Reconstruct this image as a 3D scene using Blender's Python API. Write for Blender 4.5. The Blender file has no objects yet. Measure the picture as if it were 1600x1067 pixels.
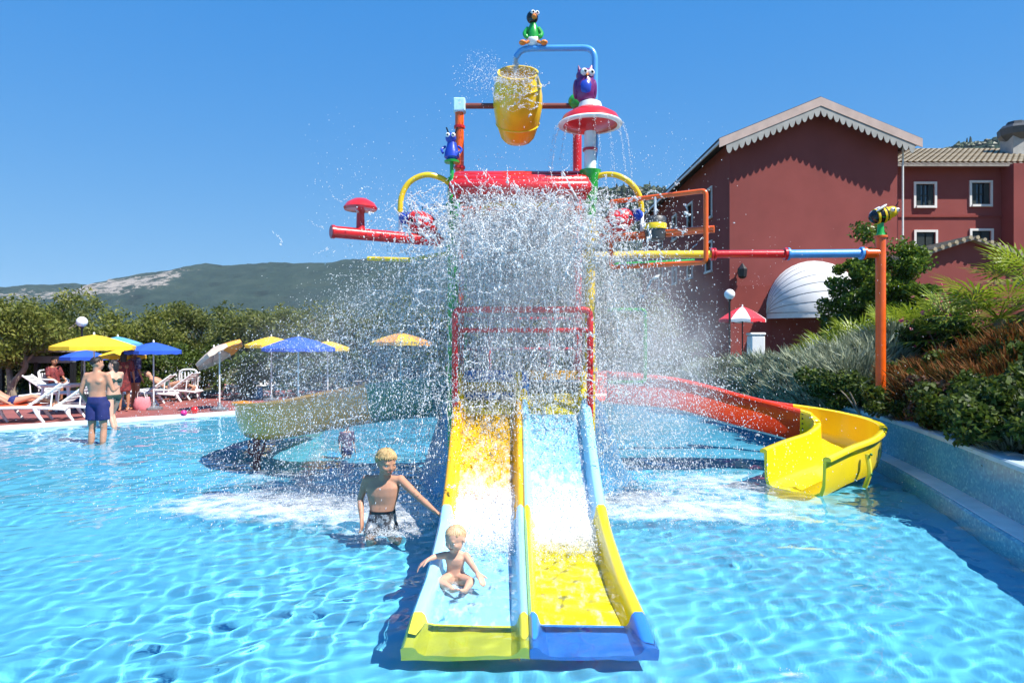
import bpy, math, random
import numpy as np
from mathutils import Vector, Matrix, Quaternion
R = math.radians
sc = bpy.context.scene
col = sc.collection
# ------------------------------------------------------------------ camera
F, H, CY = 1066.67, 1.8, 533.5          # focal length in photo pixels, eye height, horizon row
cam = bpy.data.cameras.new('camera'); cam_o = bpy.data.objects.new('camera', cam); col.objects.link(cam_o)
cam_o.location = (0, 0, H); cam_o.rotation_euler = (R(90), 0, 0)
cam.lens = 24; cam.sensor_width = 36; cam.clip_start = .05; cam.clip_end = 20000
sc.camera = cam_o
# ------------------------------------------------------------------ sky and sun
TS = Vector((.60, -.40, 1.0)).normalized()
w = bpy.data.worlds.new('World'); sc.world = w; w.use_nodes = True
wn = w.node_tree; bg = wn.nodes['Background']
sk = wn.nodes.new('ShaderNodeTexSky'); sk.sky_type = 'NISHITA'; sk.sun_disc = False
sk.sun_elevation = math.asin(TS.z); sk.sun_rotation = math.atan2(TS.x, TS.y)
sk.air_density = 1.0; sk.dust_density = 0.0; sk.ozone_density = 2.0; sk.altitude = 0
SKY_0, SKY_A, SKY_B, SKY_SAT, SKY_K = .13, .45, 1.0, 1.39, 3.1
def wmath(op, a, b=None, c=None):
    m = wn.nodes.new('ShaderNodeMath'); m.operation = op
    for i_, v_ in enumerate((a, b, c)):
        if v_ is None: continue
        if isinstance(v_, (int, float)): m.inputs[i_].default_value = v_
        else: wn.links.new(v_, m.inputs[i_])
    return m.outputs[0]
# the clear summer sky of the photograph is evenly blue down to the horizon: keep the sky texture's hues, even out its brightness
tcw = wn.nodes.new('ShaderNodeTexCoord'); sx = wn.nodes.new('ShaderNodeSeparateXYZ'); cx = wn.nodes.new('ShaderNodeCombineXYZ')
wn.links.new(tcw.outputs['Generated'], sx.inputs[0]); wn.links.new(sx.outputs[0], cx.inputs[0]); wn.links.new(sx.outputs[1], cx.inputs[1])
zc = wmath('MAXIMUM', sx.outputs[2], 0.0); wn.links.new(wmath('ADD', wmath('MULTIPLY_ADD', zc, SKY_A, SKY_0), wmath('MULTIPLY', wmath('MULTIPLY', zc, zc), SKY_B)), cx.inputs[2])
nv = wn.nodes.new('ShaderNodeVectorMath'); nv.operation = 'NORMALIZE'; wn.links.new(cx.outputs[0], nv.inputs[0]); wn.links.new(nv.outputs[0], sk.inputs[0])
hs = wn.nodes.new('ShaderNodeHueSaturation'); hs.inputs['Saturation'].default_value = SKY_SAT; wn.links.new(sk.outputs[0], hs.inputs['Color'])
sb_ = wn.nodes.new('ShaderNodeSeparateColor'); wn.links.new(hs.outputs[0], sb_.inputs[0])
gain = wmath('MULTIPLY', wmath('POWER', sb_.outputs[2], -.85), SKY_K)
vm = wn.nodes.new('ShaderNodeVectorMath'); vm.operation = 'SCALE'; wn.links.new(hs.outputs[0], vm.inputs[0]); wn.links.new(gain, vm.inputs['Scale'])
wn.links.new(vm.outputs[0], bg.inputs[0]); bg.inputs[1].default_value = .12
sun = bpy.data.lights.new('sun', 'SUN'); sun_o = bpy.data.objects.new('sun', sun); col.objects.link(sun_o)
sun.energy = 5.0; sun.angle = R(.5); sun.color = (1, .955, .88)
sun_o.rotation_euler = TS.to_track_quat('Z', 'Y').to_euler(); sun_o.location = (20, -14, 40)
sun.cycles.is_caustics_light = True
vs = sc.view_settings
vs.view_transform = 'Standard'; vs.look = 'None'; vs.gamma = 1; vs.use_curve_mapping = False; vs.exposure = .8
cy = sc.cycles
cy.use_denoising = True; cy.max_bounces = 10; cy.transparent_max_bounces = 24
cy.sample_clamp_indirect = 6; cy.caustics_reflective = False

# ------------------------------------------------------------------ helpers
def P(px, py, D): return Vector(((px - 800) * D / F, D, H - (py - CY) * D / F))
def gd(py, z=0): return (H - z) * F / (py - CY)          # distance of a point at height z seen at row py

ORG = {}
def tag(o, label=None, cat=None, group=None, kind=None):
    if label: o['label'] = label
    if cat: o['category'] = cat
    if group: o['group'] = group
    if kind: o['kind'] = kind
    return o
def thing(name, loc, label, cat, group=None):
    o = bpy.data.objects.new(name, None); col.objects.link(o); o.location = loc
    o.empty_display_size = .1
    ORG[o.name] = Vector(loc); tag(o, label, cat, group); return o
def link(name, me, mat, parent=None, base=None):
    o = bpy.data.objects.new(name, me); col.objects.link(o)
    if mat is not None:
        for m in (mat if isinstance(mat, (list, tuple)) else [mat]): me.materials.append(m)
    if parent is not None: o.parent = parent; ORG[o.name] = ORG[parent.name]
    elif base is not None: o.location = base; ORG[o.name] = Vector(base)
    else: ORG[o.name] = Vector((0, 0, 0))
    return o
def mesh_np(name, V, Fc, smooth=False, mi=None):
    """V (n,3), Fc (m,k) arrays -> mesh, fast"""
    V = np.asarray(V, np.float32); Fc = np.asarray(Fc, np.int32); m, k = Fc.shape
    me = bpy.data.meshes.new(name)
    me.vertices.add(len(V)); me.vertices.foreach_set('co', V.ravel())
    me.loops.add(m * k); me.loops.foreach_set('vertex_index', Fc.ravel())
    me.polygons.add(m); me.polygons.foreach_set('loop_start', np.arange(0, m * k, k, dtype=np.int32))
    me.polygons.foreach_set('use_smooth', np.full(m, smooth, bool))
    if mi is not None: me.polygons.foreach_set('material_index', np.asarray(mi, np.int32))
    me.update(calc_edges=True); return me

def frames(pts):
    pts = [Vector(p) for p in pts]; n = len(pts); out = []; up = None
    for i in range(n):
        t = (pts[min(i + 1, n - 1)] - pts[max(i - 1, 0)])
        t = t.normalized() if t.length > 1e-9 else Vector((0, 0, 1))
        if up is None:
            a = Vector((0, 0, 1)) if abs(t.z) < .9 else Vector((0, 1, 0))
            x = a.cross(t).normalized()
        else:
            x = (up - t * up.dot(t)); x = x.normalized() if x.length > 1e-6 else t.orthogonal().normalized()
        up = x; out.append((pts[i], x, t.cross(x).normalized(), t))
    return out
def spline(pts, n=8):
    pts = [Vector(p) for p in pts]; out = []
    for i in range(len(pts) - 1):
        p0 = pts[i - 1] if i else pts[0] * 2 - pts[1]; p1, p2 = pts[i], pts[i + 1]
        p3 = pts[i + 2] if i + 2 < len(pts) else pts[-1] * 2 - pts[-2]
        for k in range(n):
            t = k / n
            out.append(.5 * ((2 * p1) + (p2 - p0) * t + (2 * p0 - 5 * p1 + 4 * p2 - p3) * t * t + (3 * p1 - p0 - 3 * p2 + p3) * t ** 3))
    out.append(pts[-1]); return out
def bend(pts, r, n=6):
    """polyline with rounded corners"""
    pts = [Vector(p) for p in pts]; out = [pts[0]]
    for i in range(1, len(pts) - 1):
        a, b, c = pts[i - 1], pts[i], pts[i + 1]
        u = (a - b).normalized() * min(r, (a - b).length * .49); v = (c - b).normalized() * min(r, (c - b).length * .49)
        for k in range(n + 1):
            t = k / n; out.append((b + u) * (1 - t) ** 2 + b * 2 * t * (1 - t) + (b + v) * t * t)
    out.append(pts[-1]); return out

class MB:
    def __init__(s): s.v = []; s.f = []
    def add(s, v, f):
        b = len(s.v); s.v += [tuple(p) for p in v]; s.f += [tuple(i + b for i in q) for q in f]; return s
    def box(s, c, size, M=None, bev=0):
        hx, hy, hz = size[0] / 2, size[1] / 2, size[2] / 2; c = Vector(c)
        if bev:
            v = []; f = []
            b = min(bev, hx * .9, hy * .9, hz * .9)
            # chamfered box: 24 verts
            idx = {}
            for sx in (-1, 1):
                for sy in (-1, 1):
                    for sz in (-1, 1):
                        for ax in range(3):
                            q = [sx * (hx - b), sy * (hy - b), sz * (hz - b)]
                            q[ax] = (sx * hx, sy * hy, sz * hz)[ax]
                            idx[(sx, sy, sz, ax)] = len(v); v.append(Vector(q))
            def I(sx, sy, sz, ax): return idx[(sx, sy, sz, ax)]
            for d in (-1, 1):
                f.append([I(d, -1, -1, 0), I(d, 1, -1, 0), I(d, 1, 1, 0), I(d, -1, 1, 0)][::d])
                f.append([I(-1, d, -1, 1), I(-1, d, 1, 1), I(1, d, 1, 1), I(1, d, -1, 1)][::d])
                f.append([I(-1, -1, d, 2), I(1, -1, d, 2), I(1, 1, d, 2), I(-1, 1, d, 2)][::d])
            for a in (-1, 1):
                for c2 in (-1, 1):
                    f.append([I(a, c2, -1, 0), I(a, c2, 1, 0), I(a, c2, 1, 1), I(a, c2, -1, 1)])
                    f.append([I(a, -1, c2, 0), I(a, 1, c2, 0), I(a, 1, c2, 2), I(a, -1, c2, 2)])
                    f.append([I(-1, a, c2, 1), I(1, a, c2, 1), I(1, a, c2, 2), I(-1, a, c2, 2)])
                    for e in (-1, 1): f.append([I(a, c2, e, 0), I(a, c2, e, 1), I(a, c2, e, 2)])
        else:
            v = [Vector((x, y, z)) for x in (-hx, hx) for y in (-hy, hy) for z in (-hz, hz)]
            f = [(0, 1, 3, 2), (4, 6, 7, 5), (0, 4, 5, 1), (2, 3, 7, 6), (0, 2, 6, 4), (1, 5, 7, 3)]
        if M is not None: v = [M @ p for p in v]
        return s.add([c + p for p in v], f)
    def tube(s, pts, r, n=10, caps=True):
        fr = frames(pts); m = len(fr); rr = r if isinstance(r, (list, tuple, np.ndarray)) else [r] * m
        v = []; f = []
        for i, (p, x, y, t) in enumerate(fr):
            for k in range(n):
                a = 2 * math.pi * k / n; v.append(p + (x * math.cos(a) + y * math.sin(a)) * rr[i])
        for i in range(m - 1):
            for k in range(n):
                a, b = i * n + k, i * n + (k + 1) % n; f.append((a, b, b + n, a + n))
        if caps: f.append(tuple(range(n))[::-1]); f.append(tuple((m - 1) * n + k for k in range(n)))
        return s.add(v, f)
    def lathe(s, prof, c=(0, 0, 0), n=24, M=None):
        v = []; f = []; c = Vector(c)
        for r_, z in prof:
            for k in range(n):
                a = 2 * math.pi * k / n; p = Vector((r_ * math.cos(a), r_ * math.sin(a), z))
                v.append(c + (M @ p if M is not None else p))
        for i in range(len(prof) - 1):
            for k in range(n):
                a, b = i * n + k, i * n + (k + 1) % n; f.append((a, b, b + n, a + n))
        f.append(tuple(range(n))[::-1]); f.append(tuple((len(prof) - 1) * n + k for k in range(n)))
        return s.add(v, f)
    def ell(s, c, r, M=None, nu=14, nv=9):
        if not isinstance(r, (tuple, list, Vector)): r = (r, r, r)
        prof = [(max(math.sin(math.pi * (i + .0) / nv), 1e-3), -math.cos(math.pi * i / nv)) for i in range(nv + 1)]
        v = []; f = []; c = Vector(c)
        for pr, z in prof:
            for k in range(nu):
                a = 2 * math.pi * k / nu; p = Vector((pr * math.cos(a) * r[0], pr * math.sin(a) * r[1], z * r[2]))
                v.append(c + (M @ p if M is not None else p))
        for i in range(nv):
            for k in range(nu):
                a, b = i * nu + k, i * nu + (k + 1) % nu; f.append((a, b, b + nu, a + nu))
        return s.add(v, f)
    def capsule(s, a, b, ra, rb, n=12):
        a, b = Vector(a), Vector(b)
        s.tube([a, b], [ra, rb], n); s.ell(a, ra, nu=n, nv=7); s.ell(b, rb, nu=n, nv=7); return s
    def loft(s, secs, n=18):
        """secs: (centre, half-width vector, half-depth vector)"""
        v = []; f = []
        for c, a, b in secs:
            for k in range(n):
                t = 2 * math.pi * k / n
                ct, st = math.cos(t), math.sin(t)
                ct = math.copysign(abs(ct) ** .85, ct); st = math.copysign(abs(st) ** .85, st)
                v.append(Vector(c) + Vector(a) * ct + Vector(b) * st)
        for i in range(len(secs) - 1):
            for k in range(n):
                x, y = i * n + k, i * n + (k + 1) % n; f.append((x, y, y + n, x + n))
        f.append(tuple(range(n))[::-1]); f.append(tuple((len(secs) - 1) * n + k for k in range(n)))
        return s.add(v, f)
    def ext(s, poly, vec):
        n = len(poly); vec = Vector(vec); v = [Vector(p) for p in poly] + [Vector(p) + vec for p in poly]
        f = [tuple(range(n))[::-1], tuple(range(n, 2 * n))] + [(i, (i + 1) % n, (i + 1) % n + n, i + n) for i in range(n)]
        return s.add(v, f)
    def mesh(s, name, off=Vector((0, 0, 0)), smooth=True, angle=40):
        me = bpy.data.meshes.new(name)
        me.from_pydata([(p[0] - off[0], p[1] - off[1], p[2] - off[2]) for p in s.v], [], s.f)
        me.validate()
        if smooth:
            me.polygons.foreach_set('use_smooth', [True] * len(me.polygons))
            try: me.set_sharp_from_angle(angle=R(angle))
            except Exception: pass
        me.update(); return me
    def build(s, name, mat, parent=None, base=None, smooth=True, angle=40):
        off = ORG[parent.name] if parent is not None else (Vector(base) if base is not None else Vector((0, 0, 0)))
        return link(name, s.mesh(name, off, smooth, angle), mat, parent, base)
def solo(mb, name, mat, base, label, cat, group=None, smooth=True):
    return tag(mb.build(name, mat, None, base, smooth), label, cat, group)
def struct(mb, name, mat, smooth=True, kind='structure'):
    return tag(mb.build(name, mat, None, None, smooth), kind=kind)
def copy_tree(o, parent=None):
    c = o.copy(); col.objects.link(c); c.parent = parent
    for ch in list(o.children): copy_tree(ch, c)
    return c
def receiver(o, deep=True):
    o.cycles.is_caustics_receiver = True
    for ch in o.children: receiver(ch)

# ------------------------------------------------------------------ materials
def mat_new(name):
    m = bpy.data.materials.new(name); m.use_nodes = True
    return m, m.node_tree, m.node_tree.nodes['Principled BSDF']
def c4(c): return (c[0], c[1], c[2], 1)
def noise(nt, scale, detail=4, rough=.55, coord='Object', stretch=None):
    tc = nt.nodes.new('ShaderNodeTexCoord'); n = nt.nodes.new('ShaderNodeTexNoise')
    n.inputs['Scale'].default_value = scale; n.inputs['Detail'].default_value = detail; n.inputs['Roughness'].default_value = rough
    if stretch:
        mp = nt.nodes.new('ShaderNodeMapping'); mp.inputs['Scale'].default_value = stretch
        nt.links.new(tc.outputs[coord], mp.inputs[0]); nt.links.new(mp.outputs[0], n.inputs['Vector'])
    else: nt.links.new(tc.outputs[coord], n.inputs['Vector'])
    return n
def ramp(nt, src, stops):
    r = nt.nodes.new('ShaderNodeValToRGB'); nt.links.new(src, r.inputs[0])
    el = r.color_ramp.elements
    while len(el) < len(stops): el.new(.5)
    for e, (p, c) in zip(el, stops): e.position = p; e.color = c4(c) if len(c) == 3 else c
    return r
def paint(name, c, rough=.3, var=.12, scale=5, bump=.02, coat=.0, spec=.5, metal=0, bscale=None, dirt=.0):
    m, nt, b = mat_new(name)
    n = noise(nt, scale, 6)
    lo = [x * (1 - var) for x in c]; hi = [min(1, x * (1 + var)) for x in c]
    r = ramp(nt, n.outputs['Fac'], [(.3, lo), (.7, hi)]); src = r.outputs[0]
    if dirt:
        n2 = noise(nt, scale * .35, 8, .65); r2 = ramp(nt, n2.outputs['Fac'], [(.5, (0, 0, 0)), (.75, (dirt,) * 3)])
        mx = nt.nodes.new('ShaderNodeMixRGB'); nt.links.new(r2.outputs[0], mx.inputs[0]); nt.links.new(src, mx.inputs[1])
        mx.inputs[2].default_value = c4([x * .45 + .02 for x in c]); src = mx.outputs[0]
    nt.links.new(src, b.inputs['Base Color'])
    b.inputs['Roughness'].default_value = rough; b.inputs['Metallic'].default_value = metal
    b.inputs['Specular IOR Level'].default_value = spec
    if coat: b.inputs['Coat Weight'].default_value = coat; b.inputs['Coat Roughness'].default_value = .08
    if bump:
        bn = noise(nt, bscale or scale * 6, 4); bp = nt.nodes.new('ShaderNodeBump'); bp.inputs['Strength'].default_value = bump * 8
        bp.inputs['Distance'].default_value = .01
        nt.links.new(bn.outputs['Fac'], bp.inputs['Height']); nt.links.new(bp.outputs[0], b.inputs['Normal'])
    return m
def leafmat(name, cols, trans=.35, rough=.5):
    m, nt, b = mat_new(name)
    g = nt.nodes.new('ShaderNodeNewGeometry')
    r = ramp(nt, g.outputs['Random Per Island'], [(i / (len(cols) - 1) if len(cols) > 1 else 0, c) for i, c in enumerate(cols)])
    n = noise(nt, 1.6, 3); mx = nt.nodes.new('ShaderNodeMixRGB'); mx.blend_type = 'MULTIPLY'; mx.inputs[0].default_value = .6
    r2 = ramp(nt, n.outputs['Fac'], [(.35, (.55, .6, .55)), (.65, (1.25, 1.2, 1.0))])
    nt.links.new(r.outputs[0], mx.inputs[1]); nt.links.new(r2.outputs[0], mx.inputs[2])
    b.inputs['Roughness'].default_value = rough; b.inputs['Specular IOR Level'].default_value = .3
    nt.links.new(mx.outputs[0], b.inputs['Base Color'])
    t = nt.nodes.new('ShaderNodeBsdfTranslucent'); nt.links.new(mx.outputs[0], t.inputs[0])
    ms = nt.nodes.new('ShaderNodeMixShader'); ms.inputs[0].default_value = trans
    nt.links.new(b.outputs[0], ms.inputs[1]); nt.links.new(t.outputs[0], ms.inputs[2])
    nt.links.new(ms.outputs[0], nt.nodes['Material Output'].inputs[0]); return m

MT = {
 'red': paint('red_gloss_paint', (.62, .018, .02), .28, coat=.3, dirt=.25),
 'orange': paint('orange_gloss_paint', (.80, .115, .008), .28, coat=.3, dirt=.25),
 'yellow': paint('yellow_gloss_paint', (.82, .56, .015), .26, coat=.3, dirt=.2),
 'chute_yellow': paint('yellow_chute_gelcoat', (.86, .66, .012), .22, var=.06, scale=2, coat=.4, dirt=.12),
 'chute_orange': paint('orange_yellow_chute_gelcoat', (.95, .47, .012), .24, var=.1, scale=3, coat=.3, dirt=.15),
 'bucket': paint('bright_yellow_bucket', (.90, .60, .02), .3, var=.12, scale=4, coat=.2, dirt=.2),
 'chute_warm': paint('warm_yellow_chute_gelcoat', (.97, .36, .008), .24, var=.08, scale=2.5, coat=.3, dirt=.1),
 'chute_blue': paint('pale_blue_chute_gelcoat', (.32, .66, .86), .24, var=.06, scale=2, coat=.3, dirt=.1),
 'lip_yellow': paint('yellow_lip_gelcoat', (.74, .68, .05), .3, var=.08, scale=3),
 'lip_blue': paint('blue_lip_gelcoat', (.035, .22, .72), .3, var=.08, scale=3),
 'chute_red': paint('red_chute_gelcoat', (.72, .05, .018), .24, var=.1, scale=3, coat=.3, dirt=.15),
 'green': paint('green_gloss_paint', (.02, .36, .05), .3, coat=.3, dirt=.2),
 'dark_green': paint('dark_green_gelcoat', (.012, .20, .05), .3, dirt=.2),
 'blue': paint('blue_gloss_paint', (.10, .36, .78), .3, coat=.3, dirt=.15),
 'deep_blue': paint('deep_blue_paint', (.02, .06, .42), .3),
 'pale_blue': paint('pale_blue_paint', (.45, .74, .86), .35),
 'white_paint': paint('white_gloss_paint', (.78, .78, .76), .3, dirt=.2),
 'brown_pipe': paint('brown_red_pipe', (.20, .05, .03), .4, dirt=.3),
 'maroon': paint('maroon_paint', (.25, .03, .03), .4),
 'mound': paint('sky_blue_pool_paint', (.09, .36, .62), .4, var=.15, scale=1.5, dirt=.15),
 'black': paint('black_metal', (.015, .015, .017), .4),
 'dark_grey': paint('dark_grey_plastic', (.05, .055, .06), .45),
 'grey': paint('grey_galvanised', (.30, .31, .32), .4, metal=.6),
 'plastic': paint('white_moulded_plastic', (.80, .80, .79), .4, var=.05, dirt=.1),
 'purple': paint('purple_gelcoat', (.16, .02, .14), .35),
 'pink': paint('pink_gelcoat', (.75, .25, .42), .35),
 'orange_beak': paint('orange_gelcoat', (.78, .22, .03), .35),
 'eye_white': paint('white_gelcoat', (.85, .85, .83), .25, bump=0),
 'eye_black': paint('black_gelcoat', (.01, .01, .012), .2, bump=0),
 'stucco': paint('red_stucco', (.265, .070, .062), .9, var=.10, scale=.6, bump=.05, bscale=18, dirt=.25, spec=.15),
 'stucco_low': paint('darker_red_stucco', (.26, .06, .05), .9, var=.12, scale=.7, bump=.05, bscale=18, dirt=.3, spec=.15),
 'trim': paint('white_window_trim', (.74, .72, .68), .7, var=.06),
 'shutter': paint('dark_green_shutter', (.015, .022, .018), .5),
 'wood': paint('weathered_grey_wood', (.30, .26, .22), .8, var=.25, scale=3, dirt=.4),
 'verge': paint('pinkish_painted_verge', (.50, .38, .33), .7, var=.12, scale=2),
 'fret': paint('grey_fretwork_board', (.34, .34, .32), .75, var=.18, scale=2, dirt=.3),
 'tile': paint('pale_clay_roof_tile', (.42, .34, .22), .85, var=.3, scale=2.2, dirt=.6),
 'dark_tile': paint('dark_roof_edge', (.06, .05, .05), .8, var=.3),
 'skin': paint('tanned_skin', (.50, .25, .155), .5, var=.10, scale=7, bump=.01, spec=.4),
 'skin_fair': paint('fair_skin', (.62, .34, .235), .5, var=.08, scale=7, bump=.01, spec=.4),
 'skin_dark': paint('deep_tanned_skin', (.40, .18, .10), .5, var=.10, scale=7, bump=.01, spec=.4),
 'hair_blond': paint('blond_hair', (.50, .34, .15), .5, var=.3, scale=40, bump=.1, bscale=120),
 'hair_baby': paint('fine_blond_hair', (.60, .40, .22), .5, var=.2, scale=40, bump=.05, bscale=120),
 'hair_dark': paint('dark_hair', (.018, .012, .010), .45, var=.3, scale=40, bump=.08, bscale=120),
 'iris': paint('dark_iris', (.03, .025, .02), .15, bump=0),
 'pale_coping': paint('pale_blue_grey_coping', (.42, .55, .60), .5, var=.15, scale=4, dirt=.3),
 'lips': paint('lip_skin', (.38, .12, .10), .5, bump=0),
 'navy': paint('navy_swim_trunks', (.014, .02, .12), .8, var=.2, scale=12),
 'bikini': paint('dark_green_bikini', (.02, .05, .04), .8),
 'trunk_bark': paint('olive_bark', (.26, .22, .17), .95, var=.35, scale=8, bump=.12, bscale=20),
 'awning': paint('white_awning_canvas', (.74, .73, .72), .8, var=.06, scale=3, dirt=.15),
 'u_yellow': paint('yellow_parasol_canvas', (.86, .52, .02), .8, var=.08, bump=0),
 'u_blue': paint('blue_parasol_canvas', (.02, .09, .55), .8, var=.08, bump=0),
 'u_lblue': paint('light_blue_parasol_canvas', (.10, .34, .62), .8, var=.08, bump=0),
 'u_beige': paint('beige_parasol_canvas', (.62, .50, .40), .8, var=.08, bump=0),
 'u_orange': paint('orange_parasol_canvas', (.80, .34, .05), .8, var=.08, bump=0),
 'u_red': paint('red_parasol_canvas', (.70, .03, .05), .8, var=.08, bump=0),
 'u_white': paint('white_parasol_canvas', (.80, .79, .77), .8, var=.05, bump=0),
 'towel': paint('orange_red_towel', (.75, .10, .03), .9, var=.2, scale=8),
 'pinkcloth': paint('pink_cloth', (.75, .25, .28), .9, var=.2, scale=8),
 'toy': paint('magenta_plastic', (.75, .03, .22), .35),
}
def glass_mat():
    m, nt, b = mat_new('window_glass'); b.inputs['Base Color'].default_value = (.03, .045, .06, 1); b.inputs['Roughness'].default_value = .06
    b.inputs['Specular IOR Level'].default_value = .9; return m
MT['glass'] = glass_mat()
def lampglobe():
    m, nt, b = mat_new('opal_lamp_globe'); b.inputs['Base Color'].default_value = (.85, .85, .84, 1); b.inputs['Roughness'].default_value = .2
    b.inputs['Subsurface Weight'].default_value = .2; return m
MT['opal'] = lampglobe()
def pattern_mat(name, a, b_, c, scale):
    m, nt, b = mat_new(name); n = noise(nt, scale, 3, .7)
    r = ramp(nt, n.outputs['Fac'], [(.40, a), (.47, b_), (.56, b_), (.62, c)]); r.color_ramp.interpolation = 'CONSTANT'
    nt.links.new(r.outputs[0], b.inputs['Base Color']); b.inputs['Roughness'].default_value = .75; return m
MT['boy_shorts'] = pattern_mat('black_white_patterned_shorts', (.03, .035, .045), (.20, .23, .26), (.55, .58, .6), 16)
MT['shirt'] = pattern_mat('purple_patterned_shirt', (.05, .04, .14), (.22, .2, .35), (.5, .46, .55), 14)
MT['dress'] = pattern_mat('dark_red_patterned_dress', (.10, .012, .015), (.22, .03, .03), (.05, .01, .02), 10)
MT['rash'] = pattern_mat('dark_patterned_swim_shirt', (.04, .025, .07), (.10, .06, .12), (.5, .42, .5), 14)
def water_mat():
    m = bpy.data.materials.new('pool_water'); m.use_nodes = True; nt = m.node_tree; nt.nodes.clear()
    g = nt.nodes.new('ShaderNodeBsdfGlass'); g.inputs['IOR'].default_value = 1.33; g.inputs['Roughness'].default_value = 0
    g.inputs['Color'].default_value = (.90, .985, 1, 1)
    o = nt.nodes.new('ShaderNodeOutputMaterial'); nt.links.new(g.outputs[0], o.inputs[0]); return m
MT['water'] = water_mat()
def spray_mat():
    m, nt, b = mat_new('white_water_spray'); b.inputs['Base Color'].default_value = (.93, .95, .97, 1); b.inputs['Roughness'].default_value = .25
    t = nt.nodes.new('ShaderNodeBsdfTranslucent'); t.inputs[0].default_value = (.93, .95, .97, 1)
    ms = nt.nodes.new('ShaderNodeMixShader'); ms.inputs[0].default_value = .4
    nt.links.new(b.outputs[0], ms.inputs[1]); nt.links.new(t.outputs[0], ms.inputs[2])
    nt.links.new(ms.outputs[0], nt.nodes['Material Output'].inputs[0]); return m
MT['spray'] = spray_mat()
def foam_mat(name='pool_foam', lo=.42, hi=.66, scale=3.5, amax=.9, stretch=None):
    """white aerated water: patchy cover, the rest clear; fades towards the sheet's edge through the 'cover' attribute"""
    m, nt, b = mat_new(name); b.inputs['Base Color'].default_value = (.90, .94, .96, 1); b.inputs['Roughness'].default_value = .6
    n = noise(nt, scale, 9, .68, stretch=stretch)
    at = nt.nodes.new('ShaderNodeAttribute'); at.attribute_name = 'cover'
    ad = nt.nodes.new('ShaderNodeMath'); ad.operation = 'ADD'; nt.links.new(n.outputs['Fac'], ad.inputs[0])
    sb = nt.nodes.new('ShaderNodeMath'); sb.operation = 'MULTIPLY_ADD'; nt.links.new(at.outputs['Fac'], sb.inputs[0]); sb.inputs[1].default_value = .5; sb.inputs[2].default_value = -.5
    nt.links.new(sb.outputs[0], ad.inputs[1])
    r = ramp(nt, ad.outputs[0], [(lo, (0, 0, 0)), (hi, (amax,) * 3)])
    t = nt.nodes.new('ShaderNodeBsdfTransparent'); ms = nt.nodes.new('ShaderNodeMixShader')
    nt.links.new(r.outputs[0], ms.inputs[0]); nt.links.new(t.outputs[0], ms.inputs[1]); nt.links.new(b.outputs[0], ms.inputs[2])
    nt.links.new(ms.outputs[0], nt.nodes['Material Output'].inputs[0]); return m
MT['foam'] = foam_mat(lo=.30, hi=.72, scale=4.5, amax=.85)
MT['chute_foam'] = foam_mat('chute_white_water', .30, .62, 5, .92, (1.6, .7, 1))
def mosaic_mat():
    m, nt, b = mat_new('teal_glass_mosaic')
    tc = nt.nodes.new('ShaderNodeTexCoord')
    v = nt.nodes.new('ShaderNodeTexVoronoi'); v.inputs['Scale'].default_value = 40; v.inputs['Randomness'].default_value = .25
    nt.links.new(tc.outputs['Object'], v.inputs['Vector'])
    sp = nt.nodes.new('ShaderNodeSeparateColor'); nt.links.new(v.outputs['Color'], sp.inputs[0])
    r = ramp(nt, sp.outputs[0], [(0, (.07, .27, .40)), (.35, (.09, .33, .46)), (.7, (.12, .39, .50)), (.93, (.2, .5, .58))])
    r.color_ramp.interpolation = 'CONSTANT'
    nt.links.new(r.outputs[0], b.inputs['Base Color']); b.inputs['Roughness'].default_value = .25
    return m
MT['mosaic'] = mosaic_mat()
def floor_mat():
    m, nt, b = mat_new('painted_pool_floor'); n = noise(nt, .35, 5)
    r = ramp(nt, n.outputs['Fac'], [(.3, (.135, .57, .83)), (.7, (.17, .63, .87))])
    nt.links.new(r.outputs[0], b.inputs['Base Color']); b.inputs['Roughness'].default_value = .85; return m
MT['pool_floor'] = floor_mat()
def deck_mat():
    m, nt, b = mat_new('red_deck_tiles'); tc = nt.nodes.new('ShaderNodeTexCoord')
    br = nt.nodes.new('ShaderNodeTexBrick'); br.inputs['Scale'].default_value = 3.2; br.inputs['Mortar Size'].default_value = .015
    br.offset = 0; br.inputs['Brick Width'].default_value = 1; br.inputs['Row Height'].default_value = 1
    br.inputs['Color1'].default_value = (.33, .105, .09, 1); br.inputs['Color2'].default_value = (.27, .085, .075, 1); br.inputs['Mortar'].default_value = (.18, .09, .08, 1)
    nt.links.new(tc.outputs['Object'], br.inputs['Vector'])
    n = noise(nt, .9, 7); r = ramp(nt, n.outputs['Fac'], [(.3, (.7, .7, .7)), (.7, (1.15, 1.1, 1.1))])
    mx = nt.nodes.new('ShaderNodeMixRGB'); mx.blend_type = 'MULTIPLY'; mx.inputs[0].default_value = 1
    nt.links.new(br.outputs[0], mx.inputs[1]); nt.links.new(r.outputs[0], mx.inputs[2]); nt.links.new(mx.outputs[0], b.inputs['Base Color'])
    b.inputs['Roughness'].default_value = .7; return m
MT['deck'] = deck_mat()
def ground_mat(name, cols, scale):
    m, nt, b = mat_new(name); n = noise(nt, scale, 9, .65)
    r = ramp(nt, n.outputs['Fac'], [(.25 + .5 * i / (len(cols) - 1), c) for i, c in enumerate(cols)])
    nt.links.new(r.outputs[0], b.inputs['Base Color']); b.inputs['Roughness'].default_value = .95; b.inputs['Specular IOR Level'].default_value = .1
    return m
MT['ground'] = ground_mat('dry_grass_ground', [(.06, .07, .02), (.12, .11, .05), (.17, .14, .08)], .8)
MT['soil'] = ground_mat('dark_planted_soil', [(.025, .022, .014), (.05, .05, .02), (.06, .075, .025)], 2.5)
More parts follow.
